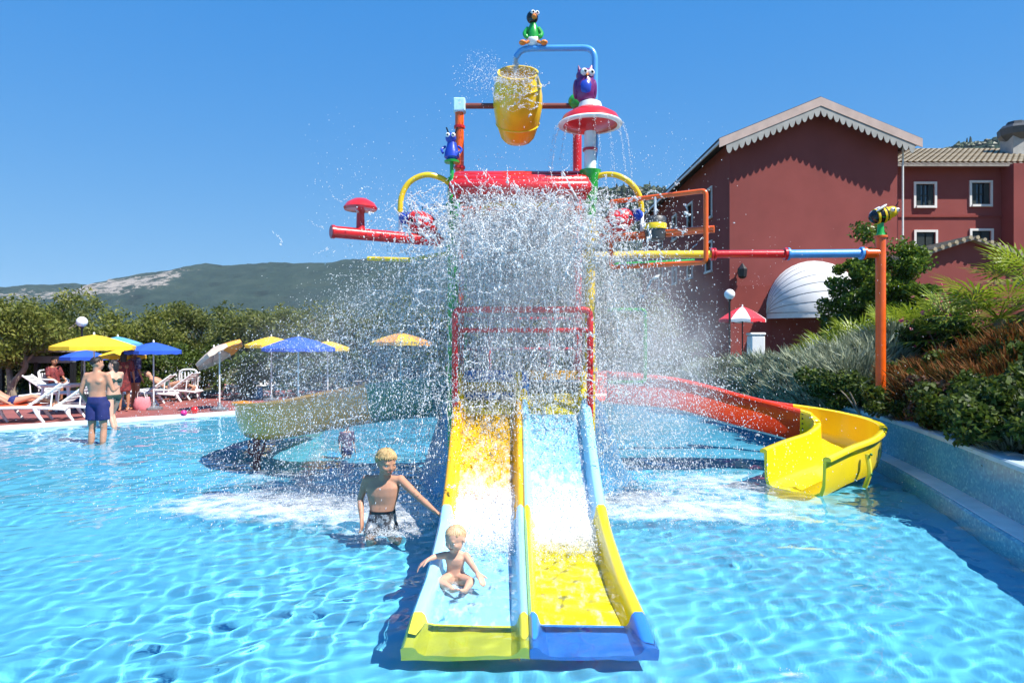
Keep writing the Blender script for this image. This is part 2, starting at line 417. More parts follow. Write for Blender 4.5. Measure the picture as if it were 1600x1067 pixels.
def hill_mat(name, rock):
    m, nt, b = mat_new(name)
    n = noise(nt, .02, 9, .7); r = ramp(nt, n.outputs['Fac'], [(.35, (.012, .026, .018)), (.52, (.022, .042, .028)), (.7, (.042, .062, .040))])
    src = r.outputs[0]
    if rock:
        n2 = noise(nt, .03, 10, .75, stretch=(1, 1, 1.6))
        at = nt.nodes.new('ShaderNodeAttribute'); at.attribute_name = 'rock'
        ad = nt.nodes.new('ShaderNodeMath'); ad.operation = 'MULTIPLY_ADD'; nt.links.new(at.outputs['Fac'], ad.inputs[0]); ad.inputs[1].default_value = .35; nt.links.new(n2.outputs['Fac'], ad.inputs[2])
        r2 = ramp(nt, ad.outputs[0], [(.76, (0, 0, 0)), (.83, (.95, .95, .95))])
        mx = nt.nodes.new('ShaderNodeMixRGB'); nt.links.new(r2.outputs[0], mx.inputs[0]); nt.links.new(src, mx.inputs[1]); mx.inputs[2].default_value = (.33, .29, .25, 1); src = mx.outputs[0]
    nt.links.new(src, b.inputs['Base Color']); b.inputs['Roughness'].default_value = .95; b.inputs['Specular IOR Level'].default_value = 0
    bn = noise(nt, .09, 6, .7); bp = nt.nodes.new('ShaderNodeBump'); bp.inputs['Distance'].default_value = 6; bp.inputs['Strength'].default_value = 1
    nt.links.new(bn.outputs['Fac'], bp.inputs['Height']); nt.links.new(bp.outputs[0], b.inputs['Normal'])
    return m
MT['hill_rock'] = hill_mat('wooded_limestone_hill', True)
MT['hill_wood'] = hill_mat('wooded_hill', False)
MT['olive'] = leafmat('olive_leaves', [(.07, .10, .02), (.145, .175, .04), (.21, .225, .07), (.09, .12, .025)])
MT['olive2'] = leafmat('bright_olive_leaves', [(.085, .12, .018), (.18, .205, .035), (.26, .265, .065), (.11, .14, .022)])
MT['shrub'] = leafmat('dark_green_shrub_leaves', [(.02, .04, .008), (.06, .10, .014), (.13, .18, .025), (.04, .07, .01)])
MT['bush'] = leafmat('glossy_green_bush_leaves', [(.03, .07, .010), (.10, .18, .016), (.20, .28, .03), (.05, .09, .012)], rough=.35)
MT['grey_herb'] = leafmat('grey_green_herb_blades', [(.08, .10, .06), (.30, .34, .24), (.44, .48, .37), (.16, .19, .12)], trans=.2, rough=.7)
MT['heather'] = leafmat('red_brown_heather_blades', [(.20, .06, .015), (.28, .10, .02), (.14, .07, .016), (.09, .10, .02)], trans=.2, rough=.8)
MT['palm'] = leafmat('yellow_green_palm_leaves', [(.14, .21, .014), (.25, .33, .022), (.34, .40, .04), (.17, .24, .018)], rough=.4)
MT['redleaf'] = leafmat('reddish_shrub_leaves', [(.10, .03, .03), (.05, .06, .02), (.15, .06, .05)])
MT['flower'] = leafmat('pink_flowers', [(.6, .05, .12), (.75, .2, .3)])
# ================================================================== the setting
POOL = [(-17, 8.3), (-10.4, 13.86), (-6.9, 16.8), (-3.0, 20.1), (0, 21.4), (3, 21.7), (5.2, 20.8), (6.3, 18.2), (6.25, 16.3), (5.3, 10), (4.25, 5.67), (2.4, -2), (-2, -4), (-17, -4)]
PC = Vector((-3.5, 9, 0))
def ring(k, z, grow=0):
    out = []
    for x, y in POOL:
        d = Vector((x, y, 0)) - PC; L = d.length
        out.append(PC + d * ((L + grow) / L) * k + Vector((0, 0, z)))
    return out
def strip(mb, a, b, idx):
    for i in idx:
        j = (i + 1) % len(POOL); mb.add([a[i], a[j], b[j], b[i]], [(0, 3, 2, 1)])
ALL = range(len(POOL)); LEFT = [13, 0, 1, 2, 3, 4, 5]
mb = MB(); strip(mb, ring(1, .04, .28), ring(1, .04, 60), ALL); strip(mb, ring(1, .04, 60), ring(1, -6, 3600), ALL)
struct(mb, 'ground', MT['ground'], False)
mb = MB(); strip(mb, ring(1, .05, .28), ring(1, .052, 7.5), LEFT); struct(mb, 'deck', MT['deck'], False)
mb = MB(); strip(mb, ring(1, .062, 0), ring(1, .066, .3), [0, 1, 2, 3, 4, 5, 13]); strip(mb, ring(1, -.5, 0), ring(1, .062, 0), [0, 1, 2, 3, 4, 5, 13]); strip(mb, ring(1, .066, .3), ring(1, .03, .3), [0, 1, 2, 3, 4, 5, 13])
struct(mb, 'pool_coping', MT['white_paint'], False)
# pool floor: gently shelving to the left bank
def grid_mesh(name, xs, ys, f):
    X, Y = np.meshgrid(xs, ys); Z = f(X, Y); nx, ny = len(xs), len(ys)
    i = np.arange(nx * ny).reshape(ny, nx)
    q = np.stack([i[:-1, :-1], i[:-1, 1:], i[1:, 1:], i[1:, :-1]], -1).reshape(-1, 4)
    return mesh_np(name, np.stack([X, Y, Z], -1).reshape(-1, 3), q, True)
def floor_z(X, Y): return -.40 + .14 * np.clip((-X - 4) / 6, 0, 1)
o = link('pool_floor', grid_mesh('pool_floor', np.linspace(-22, 9, 32), np.linspace(-5, 25, 31), floor_z), MT['pool_floor']); tag(o, kind='structure'); receiver(o)
# water: a real rippled surface; finer near the camera
rng = np.random.default_rng(5)
WL = np.concatenate([np.geomspace(.12, .45, 48), np.geomspace(.5, 2.4, 16)])
WP = rng.uniform(0, 6.283, (len(WL), 2))
def wave(X, Y):
    Z = np.zeros_like(X)
    big = 1 + .9 * np.exp(-(((X + .1) / 4.2) ** 2 + ((Y - 8.3) / 3.6) ** 2))
    for L, (ph, a) in zip(WL, WP):
        k = 2 * math.pi / L
        att = np.clip((L * 1.0 - .011 * Y) / .08, 0, 1) if L < .5 else 1
        Z += np.sin(k * (X * math.cos(a) + Y * math.sin(a)) + ph) * (.0026 if L < .2 else .0013 if L < .45 else .0021) * L * att * (1 if L < .9 else .6)
    patch = 1 + .45 * np.sin(.9 * X + 1.3 * np.sin(.7 * Y)) * np.sin(.8 * Y + 1.1 * np.sin(.6 * X + 2)) + .2 * np.sin(2.1 * X - 1.7 * Y)
    return Z * big * patch
NR, NC = 560, 450
rows = np.geomspace(1.0, 22.5, NR)
u = np.linspace(-1, 1, NC)
X = u[None, :] * (rows[:, None] * .92 + 1.6) - .02 * rows[:, None]; Y = np.repeat(rows[:, None], NC, 1)
i = np.arange(NR * NC).reshape(NR, NC); q = np.stack([i[:-1, :-1], i[:-1, 1:], i[1:, 1:], i[1:, :-1]], -1).reshape(-1, 4)
cxq, cyq = X.ravel()[q].mean(1), Y.ravel()[q].mean(1); q = q[~((np.abs(cxq - .105) < .66) & (cyq > 4.36) & (cyq < 7.4))]
o = link('pool_water', mesh_np('pool_water', np.stack([X, Y, wave(X, Y)], -1).reshape(-1, 3), q, True), MT['water'])
tag(o, kind='structure'); o.cycles.is_caustics_caster = True
# mosaic wall along the right bank
WALL = spline([(3.2, 22.2, 0), (5.2, 20.8, 0), (6.3, 18.2, 0), (6.25, 16.3, 0), (5.3, 10, 0), (4.25, 5.67, 0), (3.35, 1.9, 0), (2.4, -2, 0)], 10)
def wall_at(d):
    """outward offset line of the right wall"""
    out = []
    for i, p in enumerate(WALL):
        t = (WALL[min(i + 1, len(WALL) - 1)] - WALL[max(i - 1, 0)]).normalized()
        out.append(p + Vector((-t.y, t.x, 0)) * d)
    return out
def sweep_section(sec, closed=False):
    mb = MB(); rows_ = [[p + Vector((0, 0, z)) for p in wall_at(d)] for d, z in sec]
    for a, b in zip(rows_[:-1], rows_[1:]):
        for k in range(len(a) - 1): mb.add([a[k], a[k + 1], b[k + 1], b[k]], [(0, 1, 2, 3)])
    return mb
wl = thing('mosaic_wall', (5.6, 10, 0), 'low curved teal mosaic pool wall with a ledge at the water on the right', 'wall')
o = sweep_section([(0, -.5), (0, .09), (.02, .11), (.04, .11)]).build('ledge', MT['mosaic'], wl, smooth=False); receiver(o)
sweep_section([(.04, .11), (.045, .114), (.28, .116)]).build('ledge_top', MT['white_paint'], wl, smooth=False)
sweep_section([(.28, .11), (.28, .60)]).build('wall_face', MT['mosaic'], wl, smooth=False)
sweep_section([(.265, .60), (.26, .645), (.28, .66), (.58, .66), (.60, .64), (.60, -.1)]).build('coping', MT['pale_coping'], wl, smooth=False)
# planted bank behind the wall
def bank_z(v, d):
    h = 1.95 * np.clip((19 - d) / 7.5, .28, 1)
    t = np.clip((v - .55) / 3.0, 0, 1)
    return .55 + h * t * t * (3 - 2 * t)
offs = [.5, .8, 1.2, 1.7, 2.3, 3, 4, 5.5, 7.5, 10]
mb = MB(); L = [[p + Vector((0, 0, float(bank_z(v, p.y)))) for p in wall_at(v)] for v in offs]
for a, b in zip(L[:-1], L[1:]):
    for k in range(len(a) - 1): mb.add([a[k], a[k + 1], b[k + 1], b[k]], [(0, 1, 2, 3)])
struct(mb, 'planted_bank', MT['soil'])
def bank_point(x, y):
    best = min(range(len(WALL)), key=lambda k: (WALL[k] - Vector((x, y, 0))).length)
    best = max(1, min(best, len(WALL) - 2)); p = WALL[best]; t = (WALL[best + 1] - WALL[best - 1]).normalized()
    v = (Vector((x, y, 0)) - p).dot(Vector((-t.y, t.x, 0)))
    return Vector((x, y, float(bank_z(max(v, .5), y))))
# ------------------------------------------------------------------ hills
def fbm(X, seed, octs=6, base=1.0):
    r = np.random.default_rng(seed); out = np.zeros_like(X); a = 1
    for k in range(octs):
        f = base * 2 ** k; n = 4096; tab = r.uniform(-1, 1, n); t = X * f; i0 = np.floor(t).astype(int); fr = t - i0; fr = fr * fr * (3 - 2 * fr)
        out += a * (tab[i0 % n] * (1 - fr) + tab[(i0 + 1) % n] * fr); a *= .5
    return out
def hill(name, D, prof, depth, mat, seed, rough, rock=None):
    """prof: skyline as (photo column, photo row) at distance D; a ridge with a front and a back slope"""
    xs = np.linspace(prof[0][0], prof[-1][0], 420)
    ys = np.interp(xs, [p[0] for p in prof], [p[1] for p in prof])
    top = H + (CY - ys) * D / F + fbm(xs / 40, seed, 6) * rough
    rows_ = 60; V = []; rk = []
    for j in range(rows_):
        t = j / (rows_ - 1)                      # 0 front foot .. 0.6 crest .. 1 back
        d = D - depth * .6 + depth * t
        s = min(t / .6, 1); hgt = (1 - (1 - s) ** 1.35) if t <= .6 else 1 - ((t - .6) / .4) ** 2 * .9
        z = np.maximum(top * hgt, -6) + fbm(xs / 25 + j * 3.7, seed + j, 5) * rough * .8 * (1 if 0 < j < rows_ - 1 else 0)
        V.append(np.stack([(xs - 800) * D / F, np.full_like(xs, d) + fbm(xs / 30 + j, seed + 99 + j, 3) * rough * 3, z - 2], -1))
        rk.append(np.exp(-((s - .62) / .34) ** 2) * np.clip(np.interp(xs, *rock), 0, 1) if rock else 0 * xs)
    V = np.array(V); n = len(xs); i = np.arange(rows_ * n).reshape(rows_, n)
    q = np.stack([i[:-1, :-1], i[:-1, 1:], i[1:, 1:], i[1:, :-1]], -1).reshape(-1, 4)
    me = mesh_np(name, V.reshape(-1, 3), q, True)
    a = me.attributes.new('rock', 'FLOAT', 'POINT'); a.data.foreach_set('value', np.array(rk, np.float32).ravel())
    o = link(name, me, mat); tag(o, kind='structure'); return V
hill('hills', 1700, [(-1100, 470), (-500, 455), (-120, 450), (20, 446), (110, 444), (190, 444), (200, 432), (310, 414), (420, 411), (520, 408), (620, 404), (720, 400), (900, 410), (1100, 440)], 900, MT['hill_rock'], 3, 3.0,
     ([-300, 60, 110, 250, 330, 380, 600], [.1, .2, .75, 1, .8, .15, 0]))
HV = hill('hills', 520, [(700, 500), (760, 420), (830, 345), (900, 300), (950, 287), (1000, 288), (1060, 300), (1130, 300), (1300, 262), (1440, 238), (1500, 226), (1560, 212), (1640, 195), (1900, 170), (2300, 200)], 260, MT['hill_wood'], 8, 1.5)
# woods on the nearer hill: one mass of rounded crowns and cypresses
def crown_mass(name, pts, sizes, mat, rng):
    t = (1 + 5 ** .5) / 2
    iv = np.array([(-1, t, 0), (1, t, 0), (-1, -t, 0), (1, -t, 0), (0, -1, t), (0, 1, t), (0, -1, -t), (0, 1, -t), (t, 0, -1), (t, 0, 1), (-t, 0, -1), (-t, 0, 1)]) / 1.9
    fi = np.array([(0, 11, 5), (0, 5, 1), (0, 1, 7), (0, 7, 10), (0, 10, 11), (1, 5, 9), (5, 11, 4), (11, 10, 2), (10, 7, 6), (7, 1, 8), (3, 9, 4), (3, 4, 2), (3, 2, 6), (3, 6, 8), (3, 8, 9), (4, 9, 5), (2, 4, 11), (6, 2, 10), (8, 6, 7), (9, 8, 1)])
    n = len(pts); V = iv[None] * sizes[:, None, :] * rng.uniform(.7, 1.25, (n, 12, 1)) + pts[:, None, :]
    Fc = fi[None] + (np.arange(n) * 12)[:, None, None]
    o = link(name, mesh_np(name, V.reshape(-1, 3), Fc.reshape(-1, 3), False), mat); tag(o, kind='stuff'); return o
rg = np.random.default_rng(2)
NW = 6000; ii = rg.integers(4, 44, NW); jj = rg.integers(0, 419, NW)
pts = HV[ii, jj] + rg.normal(0, 1.5, (NW, 3)) * (1, 1, .2)
tall = rg.random(NW) < .12
sz = np.stack([np.where(tall, 1.1, rg.uniform(1.8, 3.4, NW)), np.where(tall, 1.1, rg.uniform(1.8, 3.4, NW)), np.where(tall, rg.uniform(4, 7, NW), rg.uniform(1.6, 2.8, NW))], -1)
crown_mass('distant_woods', pts, sz, leafmat('distant_wood_foliage', [(.02, .032, .012), (.04, .06, .02), (.06, .08, .03)], 0), rg)

# ------------------------------------------------------------------ red hotel building
DB = 36.0
def B(px, py, D=DB): return P(px, py, D)
hb = thing('hotel_building', B(1270, 533, DB) * 1 + Vector((0, 0, -1.8)), 'tall dark red gabled building with a scalloped eaves board', 'building')
xl, xr = B(1140, 0).x, B(1403, 0).x; ze = B(0, 222).z; xa = (xl + xr) / 2; za = ze + (xr - xl) / 2 * .41
BL = 24
def wall_holes(mb, x0, x1, z0, z1, y, th, holes):
    """wall facing the camera with real openings (x0,x1,z0,z1)"""
    xs = sorted({x0, x1, *[h[0] for h in holes], *[h[1] for h in holes]}); zs = sorted({z0, z1, *[h[2] for h in holes], *[h[3] for h in holes]})
    for a, b in zip(xs[:-1], xs[1:]):
        for c, d in zip(zs[:-1], zs[1:]):
            if any(h[0] - 1e-6 <= a and b <= h[1] + 1e-6 and h[2] - 1e-6 <= c and d <= h[3] + 1e-6 for h in holes): continue
            mb.add([(a, y, c), (b, y, c), (b, y, d), (a, y, d)], [(0, 1, 2, 3)])
    for h in holes:
        a, b, c, d = h
        mb.add([(a, y, c), (b, y, c), (b, y, d), (a, y, d), (a, y + th, c), (b, y + th, c), (b, y + th, d), (a, y + th, d)], [(0, 1, 5, 4), (1, 2, 6, 5), (2, 3, 7, 6), (3, 0, 4, 7)])
mb = MB()
mb.add([(xl, DB, 0), (xr, DB, 0), (xr, DB, ze), (xa, DB, za), (xl, DB, ze)], [(0, 1, 2, 3, 4)])
mb.build('gable_wall', MT['stucco'], hb, smooth=False)
# side wall with window openings (plane x = xl)
sw = []
for y in (39.2, 43.4, 47.6, 52): sw += [(y, y + 1.1, 9.0, 10.6), (y, y + 1.1, 5.9, 7.5)]
mb = MB(); wall_holes(mb, DB, DB + BL, 0, ze, 0, .25, sw); mb.v = [(xl + p[1], p[0], p[2]) for p in mb.v]; mb.f = [q[::-1] for q in mb.f]
mb.build('side_wall', MT['stucco'], hb, smooth=False)
for y0, y1, z0, z1 in sw:
    f = MB()
    for c, s_ in (((xl + .02, y0 - .06, (z0 + z1) / 2), (.16, .12, z1 - z0 + .24)), ((xl + .02, y1 + .06, (z0 + z1) / 2), (.16, .12, z1 - z0 + .24)), ((xl + .02, (y0 + y1) / 2, z1 + .06), (.15, y1 - y0, .12)), ((xl + .0, (y0 + y1) / 2, z0 - .06), (.24, y1 - y0 + .3, .12))): f.box(c, s_)
    wf = f.build('window', MT['trim'], hb, smooth=False)
    MB().box((xl + .2, (y0 + y1) / 2, (z0 + z1) / 2), (.03, y1 - y0, z1 - z0)).build('pane', MT['glass'], wf, smooth=False)
mb = MB().add([(xr, DB, 0), (xr, DB + BL, 0), (xr, DB + BL, ze), (xr, DB, ze)], [(0, 1, 2, 3)]).add([(xl, DB + BL, 0), (xl, DB + BL, ze), (xa, DB + BL, za), (xr, DB + BL, ze), (xr, DB + BL, 0)], [(0, 1, 2, 3, 4)])
mb.build('rear_wall', MT['stucco'], hb, smooth=False)
zs_ = B(0, 446).z
MB().box(((xl + B(1206, 0).x) / 2, DB - .02, zs_ / 2), (B(1206, 0).x - xl, .06, zs_)).build('plinth', MT['stucco_low'], hb, smooth=False)
# roof: two slabs, verge boards, scalloped fretwork
fo, so = .80, .8; k = (za - ze) / (xa - xl); xt, zt = xa, za + .16
for s_ in (-1, 1):
    xe = xa + s_ * ((xr - xl) / 2 + so); zee = zt - k * abs(xe - xa)
    sl = [(xt, DB - fo, zt), (xe, DB - fo, zee), (xe, DB - fo, zee + .13), (xt, DB - fo, zt + .13)]
    rf = MB().ext(sl, (0, BL + 1.2, 0)).build('roof', MT['dark_tile'], hb, smooth=False)
    vb = [(xt, DB - fo - .05, zt + .09), (xe, DB - fo - .05, zee + .09), (xe, DB - fo - .05, zee - .36), (xt, DB - fo - .05, zt - .36)]
    MB().ext(vb, (0, .05, 0)).build('verge_board', MT['verge'], rf, smooth=False)
    # scallops
    n = 15; top = []; bot = []; x0_, x1_ = xt, xa + s_ * ((xr - xl) / 2 + .42)
    for q_ in range(n * 6 + 1):
        t = q_ / (n * 6); x = x0_ + (x1_ - x0_) * t; z = zt - .37 - k * abs(x - xa)
        ph = (q_ % 6) / 6; top.append((x, DB - fo - .02, z)); bot.append((x, DB - fo - .02, z - .20 - .30 * abs(math.sin(math.pi * ph)) ** .7))
    fm = MB()
    for a in range(len(top) - 1): fm.ext([top[a], top[a + 1], bot[a + 1], bot[a]], (0, .035, 0))
    fm.build('fretwork_board', MT['fret'], rf, smooth=False)
    # rafters under the side eave
    MB().ext([(xe, DB - fo + .02, zee - .005), (xe, DB + BL, zee - .005), (xe, DB + BL, zee - .14), (xe, DB - fo + .02, zee - .14)], (-s_ * .08, 0, 0)).build('gutter', MT['white_paint'], rf, smooth=False)
xg = xr + .35
MB().tube(bend([(xr + .55, DB - .1, ze - .05), (xr + .2, DB - .1, ze - .35), (xr + .2, DB - .1, 1)], .12), .05, 8).build('downpipe', MT['trim'], hb)
# wing to the right
DW = 40.0
def W(px, py, D=DW): return P(px, py, D)
wg = thing('hotel_wing', (W(1520, 0).x, DW, 0), 'lower red wing with pale tiled roof and white framed windows, right of the gable', 'building')
x0, x1 = W(1390, 0).x, W(1583, 0).x; zw = W(0, 250).z
holes = []; wins = []
for (cx, cy_, wpx, hpx) in ((1445, 305, 29, 34), (1532, 303, 29, 34), (1446, 380, 30, 34), (1533, 378, 30, 34)):
    a, b = W(cx - wpx / 2, cy_ + hpx / 2), W(cx + wpx / 2, cy_ - hpx / 2); holes.append((a.x, b.x, a.z, b.z))
mb = MB(); wall_holes(mb, x0, x1, 0, zw, DW, .22, holes); mb.build('wall', MT['stucco'], wg, smooth=False)
for hi, (a, b, c, d) in enumerate(holes):
    f = MB(); w_, h_ = b - a, d - c; t = .13
    f.box((a - t / 2 - .002, DW - .02, (c + d) / 2), (t, .12, h_ + 2 * t)).box((b + t / 2 + .002, DW - .02, (c + d) / 2), (t, .12, h_ + 2 * t)).box(((a + b) / 2, DW - .02, d + t / 2), (w_, .115, t)).box(((a + b) / 2, DW - .05, c - t / 2), (w_, .2, t))
    wf = f.build('window', MT['trim'], wg, smooth=False)
    f = MB()
    for q_ in (0, .5, 1): f.box((a + w_ * q_, DW + .1, (c + d) / 2), (.09, .05, h_))
    for q_ in (.0, .5, 1): f.box(((a + b) / 2, DW + .1, c + h_ * q_), (w_, .04, .06))
    f.build('sash', MT['shutter'], wf, smooth=False)
    MB().box(((a + b) / 2, DW + .14, (c + d) / 2), (w_, .02, h_)).build('pane', MT['glass'], wf, smooth=False)
    for s_ in (-1, 1):
        xx = (a if s_ < 0 else b) - s_ * (.17 if hi in (0, 1) else .34); ww = .3 if hi in (0, 1) else w_ * .46
        MB().box((xx, DW + .05, (c + d) / 2), (ww, .04, h_ - .04)).build('shutter', MT['shutter'], wf, smooth=False)
MB().box(((x0 + x1) / 2, DW - .03, W(0, 338).z), (x1 - x0, .08, .12)).build('string_course', MT['stucco_low'], wg, smooth=False)
# pan-tile roof: each column of tiles is a piece
ze0, zr = W(0, 256, DW - .7).z, W(0, 235, DW + 5.5).z
MB().ext([(x0 - .2, DW - .7, ze0), (x0 - .2, DW + 5.5, zr), (x0 - .2, DW + 5.5, zr - .15), (x0 - .2, DW - .7, ze0 - .15)], (x1 - x0 + 9, 0, 0)).build('roof_deck', MT['wood'], wg, smooth=False)
nt_ = 46; tile_me = None
for q_ in range(nt_):
    x = x0 - .1 + (x1 - x0 + 8.6) * q_ / (nt_ - 1)
    if tile_me is None:
        mbt = MB(); L = math.hypot(6.2, zr - ze0); n = 14
        for m_ in range(n):
            t0, t1 = m_ / n, (m_ + 1.08) / n
            p0 = Vector((0, -.06 + 6.2 * t0, (zr - ze0) * t0 + .045)); p1 = Vector((0, -.06 + 6.2 * min(t1, 1), (zr - ze0) * min(t1, 1) + .012))
            v = []
            for p, r_ in ((p0, .125), (p1, .10)):
                for a in range(7): an = math.pi * a / 6; v.append(p + Vector((math.cos(an) * r_, 0, math.sin(an) * r_)))
            mbt.add(v, [(a, a + 1, a + 8, a + 7) for a in range(6)])
        tile_me = mbt.mesh('roof_tile_row', smooth=False); tile_me.materials.append(MT['tile'])
    o = bpy.data.objects.new('roof_tile_row', tile_me); col.objects.link(o); o.parent = wg
    o.location = Vector((x, DW - .7, ze0)) - ORG[wg.name]; ORG[o.name] = ORG[wg.name]
# projecting bay at the far right
bx0 = W(1584, 0, 39).x
MB().box((bx0 + 4, 41.5, W(0, 262).z / 2), (8, 5, W(0, 262).z)).build('projecting_bay', MT['stucco'], wg, smooth=False)
# chimney
c0 = W(1587, 246, 43)
ch = MB().box(c0 + Vector((0, 0, .4)), (1.15, 1.15, 1.9)).build('chimney', MT['fret'], wg, smooth=False)
MB().lathe([(.62, 0), (.95, .35), (1.0, .75), (.8, .95), (.55, 1.0), (.5, 1.2)], c0 + Vector((0, 0, 1.0)), 8).build('chimney_cap', MT['dark_grey'], ch, smooth=False)
# annex with a small tiled gable
DA = 31.0
an = thing('garden_annex', (P(1510, 0, DA).x, DA, 0), 'small red annex with a tiled gable in front of the wing', 'building')
xa0, xa1, xap = P(1428, 0, DA).x, P(1640, 0, DA).x, P(1513, 0, DA).x; zap = P(0, 374, DA).z; z0_, z1_ = P(0, 402, DA).z, P(0, 402, DA).z
xa1 = 2 * xap - xa0
MB().ext([(xa0, DA, 0), (xa1, DA, 0), (xa1, DA, z0_), (xap, DA, zap), (xa0, DA, z0_)], (0, 5, 0)).build('wall', MT['stucco'], an, smooth=False)
for s_ in (-1, 1):
    xe = xap + s_ * (xap - xa0 + .4); kk = (zap - z0_) / (xap - xa0)
    rf = MB().ext([(xap, DA - .35, zap + .03), (xe, DA - .35, zap + .03 - kk * abs(xe - xap)), (xe, DA - .35, zap - .07 - kk * abs(xe - xap)), (xap, DA - .35, zap - .07)], (0, 5.6, 0)).build('roof', MT['wood'], an, smooth=False)
    for q_ in range(9):
        t = (q_ + .5) / 9; x = xap + (xe - xap) * t; z = zap + .03 - kk * abs(x - xap)
        MB().tube([(x, DA - .42, z + .05), (x, DA + 5, z + .05)], .09, 7).build('roof_tile_row', MT['tile'], rf, smooth=False)
# white bubble awning on the gable wall
aw = thing('bubble_awning', B(1250, 490, DB), 'white ribbed bubble awning on the red gable wall', 'awning')
ac = B(1270, 490, DB - .02); rx_, rz_ = 2.45, 2.75; ry_ = 2.2
nth, nph = 8, 20; ribs = []
for a in range(nth + 1):                         # hoops pivoting at the two lower corners
    th = math.pi / 2 * a / nth
    ribs.append([ac + Vector((-math.cos(math.pi * b / nph) * rx_, -math.sin(math.pi * b / nph) * math.cos(th) * ry_ - .002, math.sin(math.pi * b / nph) ** .85 * math.sin(th) * rz_)) for b in range(nph + 1)])
for a in range(nth):
    g = MB(); n = nph + 1; mid = [(p + q_) / 2 + ((p + q_) / 2 - ac) * .012 for p, q_ in zip(ribs[a], ribs[a + 1])]
    g.add(ribs[a] + mid + ribs[a + 1], [(b + o_ * n, b + 1 + o_ * n, b + 1 + (o_ + 1) * n, b + (o_ + 1) * n) for b in range(nph) for o_ in (0, 1)])
    g.build('canvas_panel', MT['awning'], aw)
MB().add(ribs[0] + [p - Vector((0, 0, .28)) for p in ribs[0]], [(b, b + 1, b + 1 + nph + 1, b + nph + 1) for b in range(nph)]).build('valance', MT['awning'], aw)
g = MB()
for a in range(0, nth, 1): g.tube([p * 1 for p in ribs[a]], .018, 6)
g.build('rib_frame', MT['grey'], aw)
# ------------------------------------------------------------------ vegetation
def leaf_mesh(name, C, L, Wd, rng, up=0.0, droop=0.0):
    """diamond leaf faces at centres C"""
    n = len(C); a = rng.normal(size=(n, 3)); a[:, 2] += up; a /= np.linalg.norm(a, axis=1)[:, None]
    b = rng.normal(size=(n, 3)); b -= a * (a * b).sum(1)[:, None]; b /= np.linalg.norm(b, axis=1)[:, None]
    s = rng.uniform(.65, 1.3, (n, 1)); a *= L * s / 2; b *= Wd * s / 2
    V = np.stack([C - a, C + b - a * .1, C + a, C - b - a * .1], 1).reshape(-1, 3)
    return mesh_np(name, V, np.arange(4 * n).reshape(n, 4), False)
def clump_points(rng, centres, n, sig):
    k = rng.integers(0, len(centres), n); d = rng.normal(size=(n, 3)); d /= np.linalg.norm(d, axis=1)[:, None]
    r = rng.random((n, 1)) ** .45
    return centres[k] + d * r * sig[k][:, None] * np.array([1, 1, .75])
def tree(name, base, h, spread, seed, mat, label, group, n=9000, leaf=.11, stems=3, low=.35, leafw=.035, bark='trunk_bark'):
    r = random.Random(seed); rg = np.random.default_rng(seed); base = Vector(base)
    t = thing(name, base, label, 'tree', group); mb = MB(); tips = []
    for s in range(stems):
        a = 2 * math.pi * s / stems + r.uniform(-.6, .6); lean = r.uniform(.12, .3) * spread
        p = [base + Vector((math.cos(a) * .08, math.sin(a) * .08, -.1))]
        for k in range(1, 5):
            f = k / 4; p.append(base + Vector((math.cos(a) * lean * f + r.uniform(-.1, .1), math.sin(a) * lean * f + r.uniform(-.1, .1), h * .62 * f)))
        sp = spline(p, 4); m = len(sp); mb.tube(sp, [.03 * h * (1 - .62 * i / m) for i in range(m)], 8); 
        for k in range(7):
            i = r.randint(int(m * low), m - 1); q = sp[i]; aa = r.uniform(0, 6.283); ln = spread * r.uniform(.3, .62)
            e = q + Vector((math.cos(aa) * ln, math.sin(aa) * ln, h * r.uniform(.08, .34)))
            mid = (q + e) / 2 + Vector((r.uniform(-.1, .1), r.uniform(-.1, .1), r.uniform(-.05, .15)))
            lp = spline([q, mid, e], 4); mb.tube(lp, [.012 * h * (1 - .75 * j / len(lp)) for j in range(len(lp))], 6)
            tips += [e, mid, (mid + e) / 2 + Vector((r.uniform(-.3, .3), r.uniform(-.3, .3), r.uniform(0, .3)))]
    mb.build('trunk', MT[bark], t)
    for k in range(14):
        a = r.uniform(0, 6.283); d = r.uniform(.3, 1) * spread; tips.append(base + Vector((math.cos(a) * d * .8, math.sin(a) * d * .8, h * r.uniform(.5, .97) - .18 * d)))
    cen = np.array([tuple(p) for p in tips]); sig = np.array([r.uniform(.16, .34) * spread for _ in tips])
    C = clump_points(rg, cen, n, sig) - np.array(base)
    link('crown', leaf_mesh('crown', C, leaf, leafw, rg), mat, t); return t
def shrub(name, base, rad, h, seed, mat, label, cat, group, n=4500, leaf=.07, leafw=.04, nc=16):
    rg = np.random.default_rng(seed); base = Vector(base); t = thing(name, base, label, cat, group); mb = MB()
    th = rg.uniform(0, 6.283, nc); rr = rad * rg.random(nc) ** .5 * .85; zz = h * (.25 + .75 * rg.random(nc)) * (1 - .45 * (rr / rad) ** 2)
    cen = np.stack([np.cos(th) * rr, np.sin(th) * rr, zz], -1); sig = rg.uniform(.2, .38, nc) * min(rad, h)
    for k in range(min(nc, 7)):
        e = Vector(cen[k]); mb.tube(spline([base, base + e * .5 + Vector((0, 0, .1 * h)), base + e], 3), [.02, .017, .014, .012, .01, .007, .004], 5)
    mb.build('stem', MT['trunk_bark'], t)
    link('foliage', leaf_mesh('foliage', clump_points(rg, cen, n, sig), leaf, leafw, rg), mat, t); return t
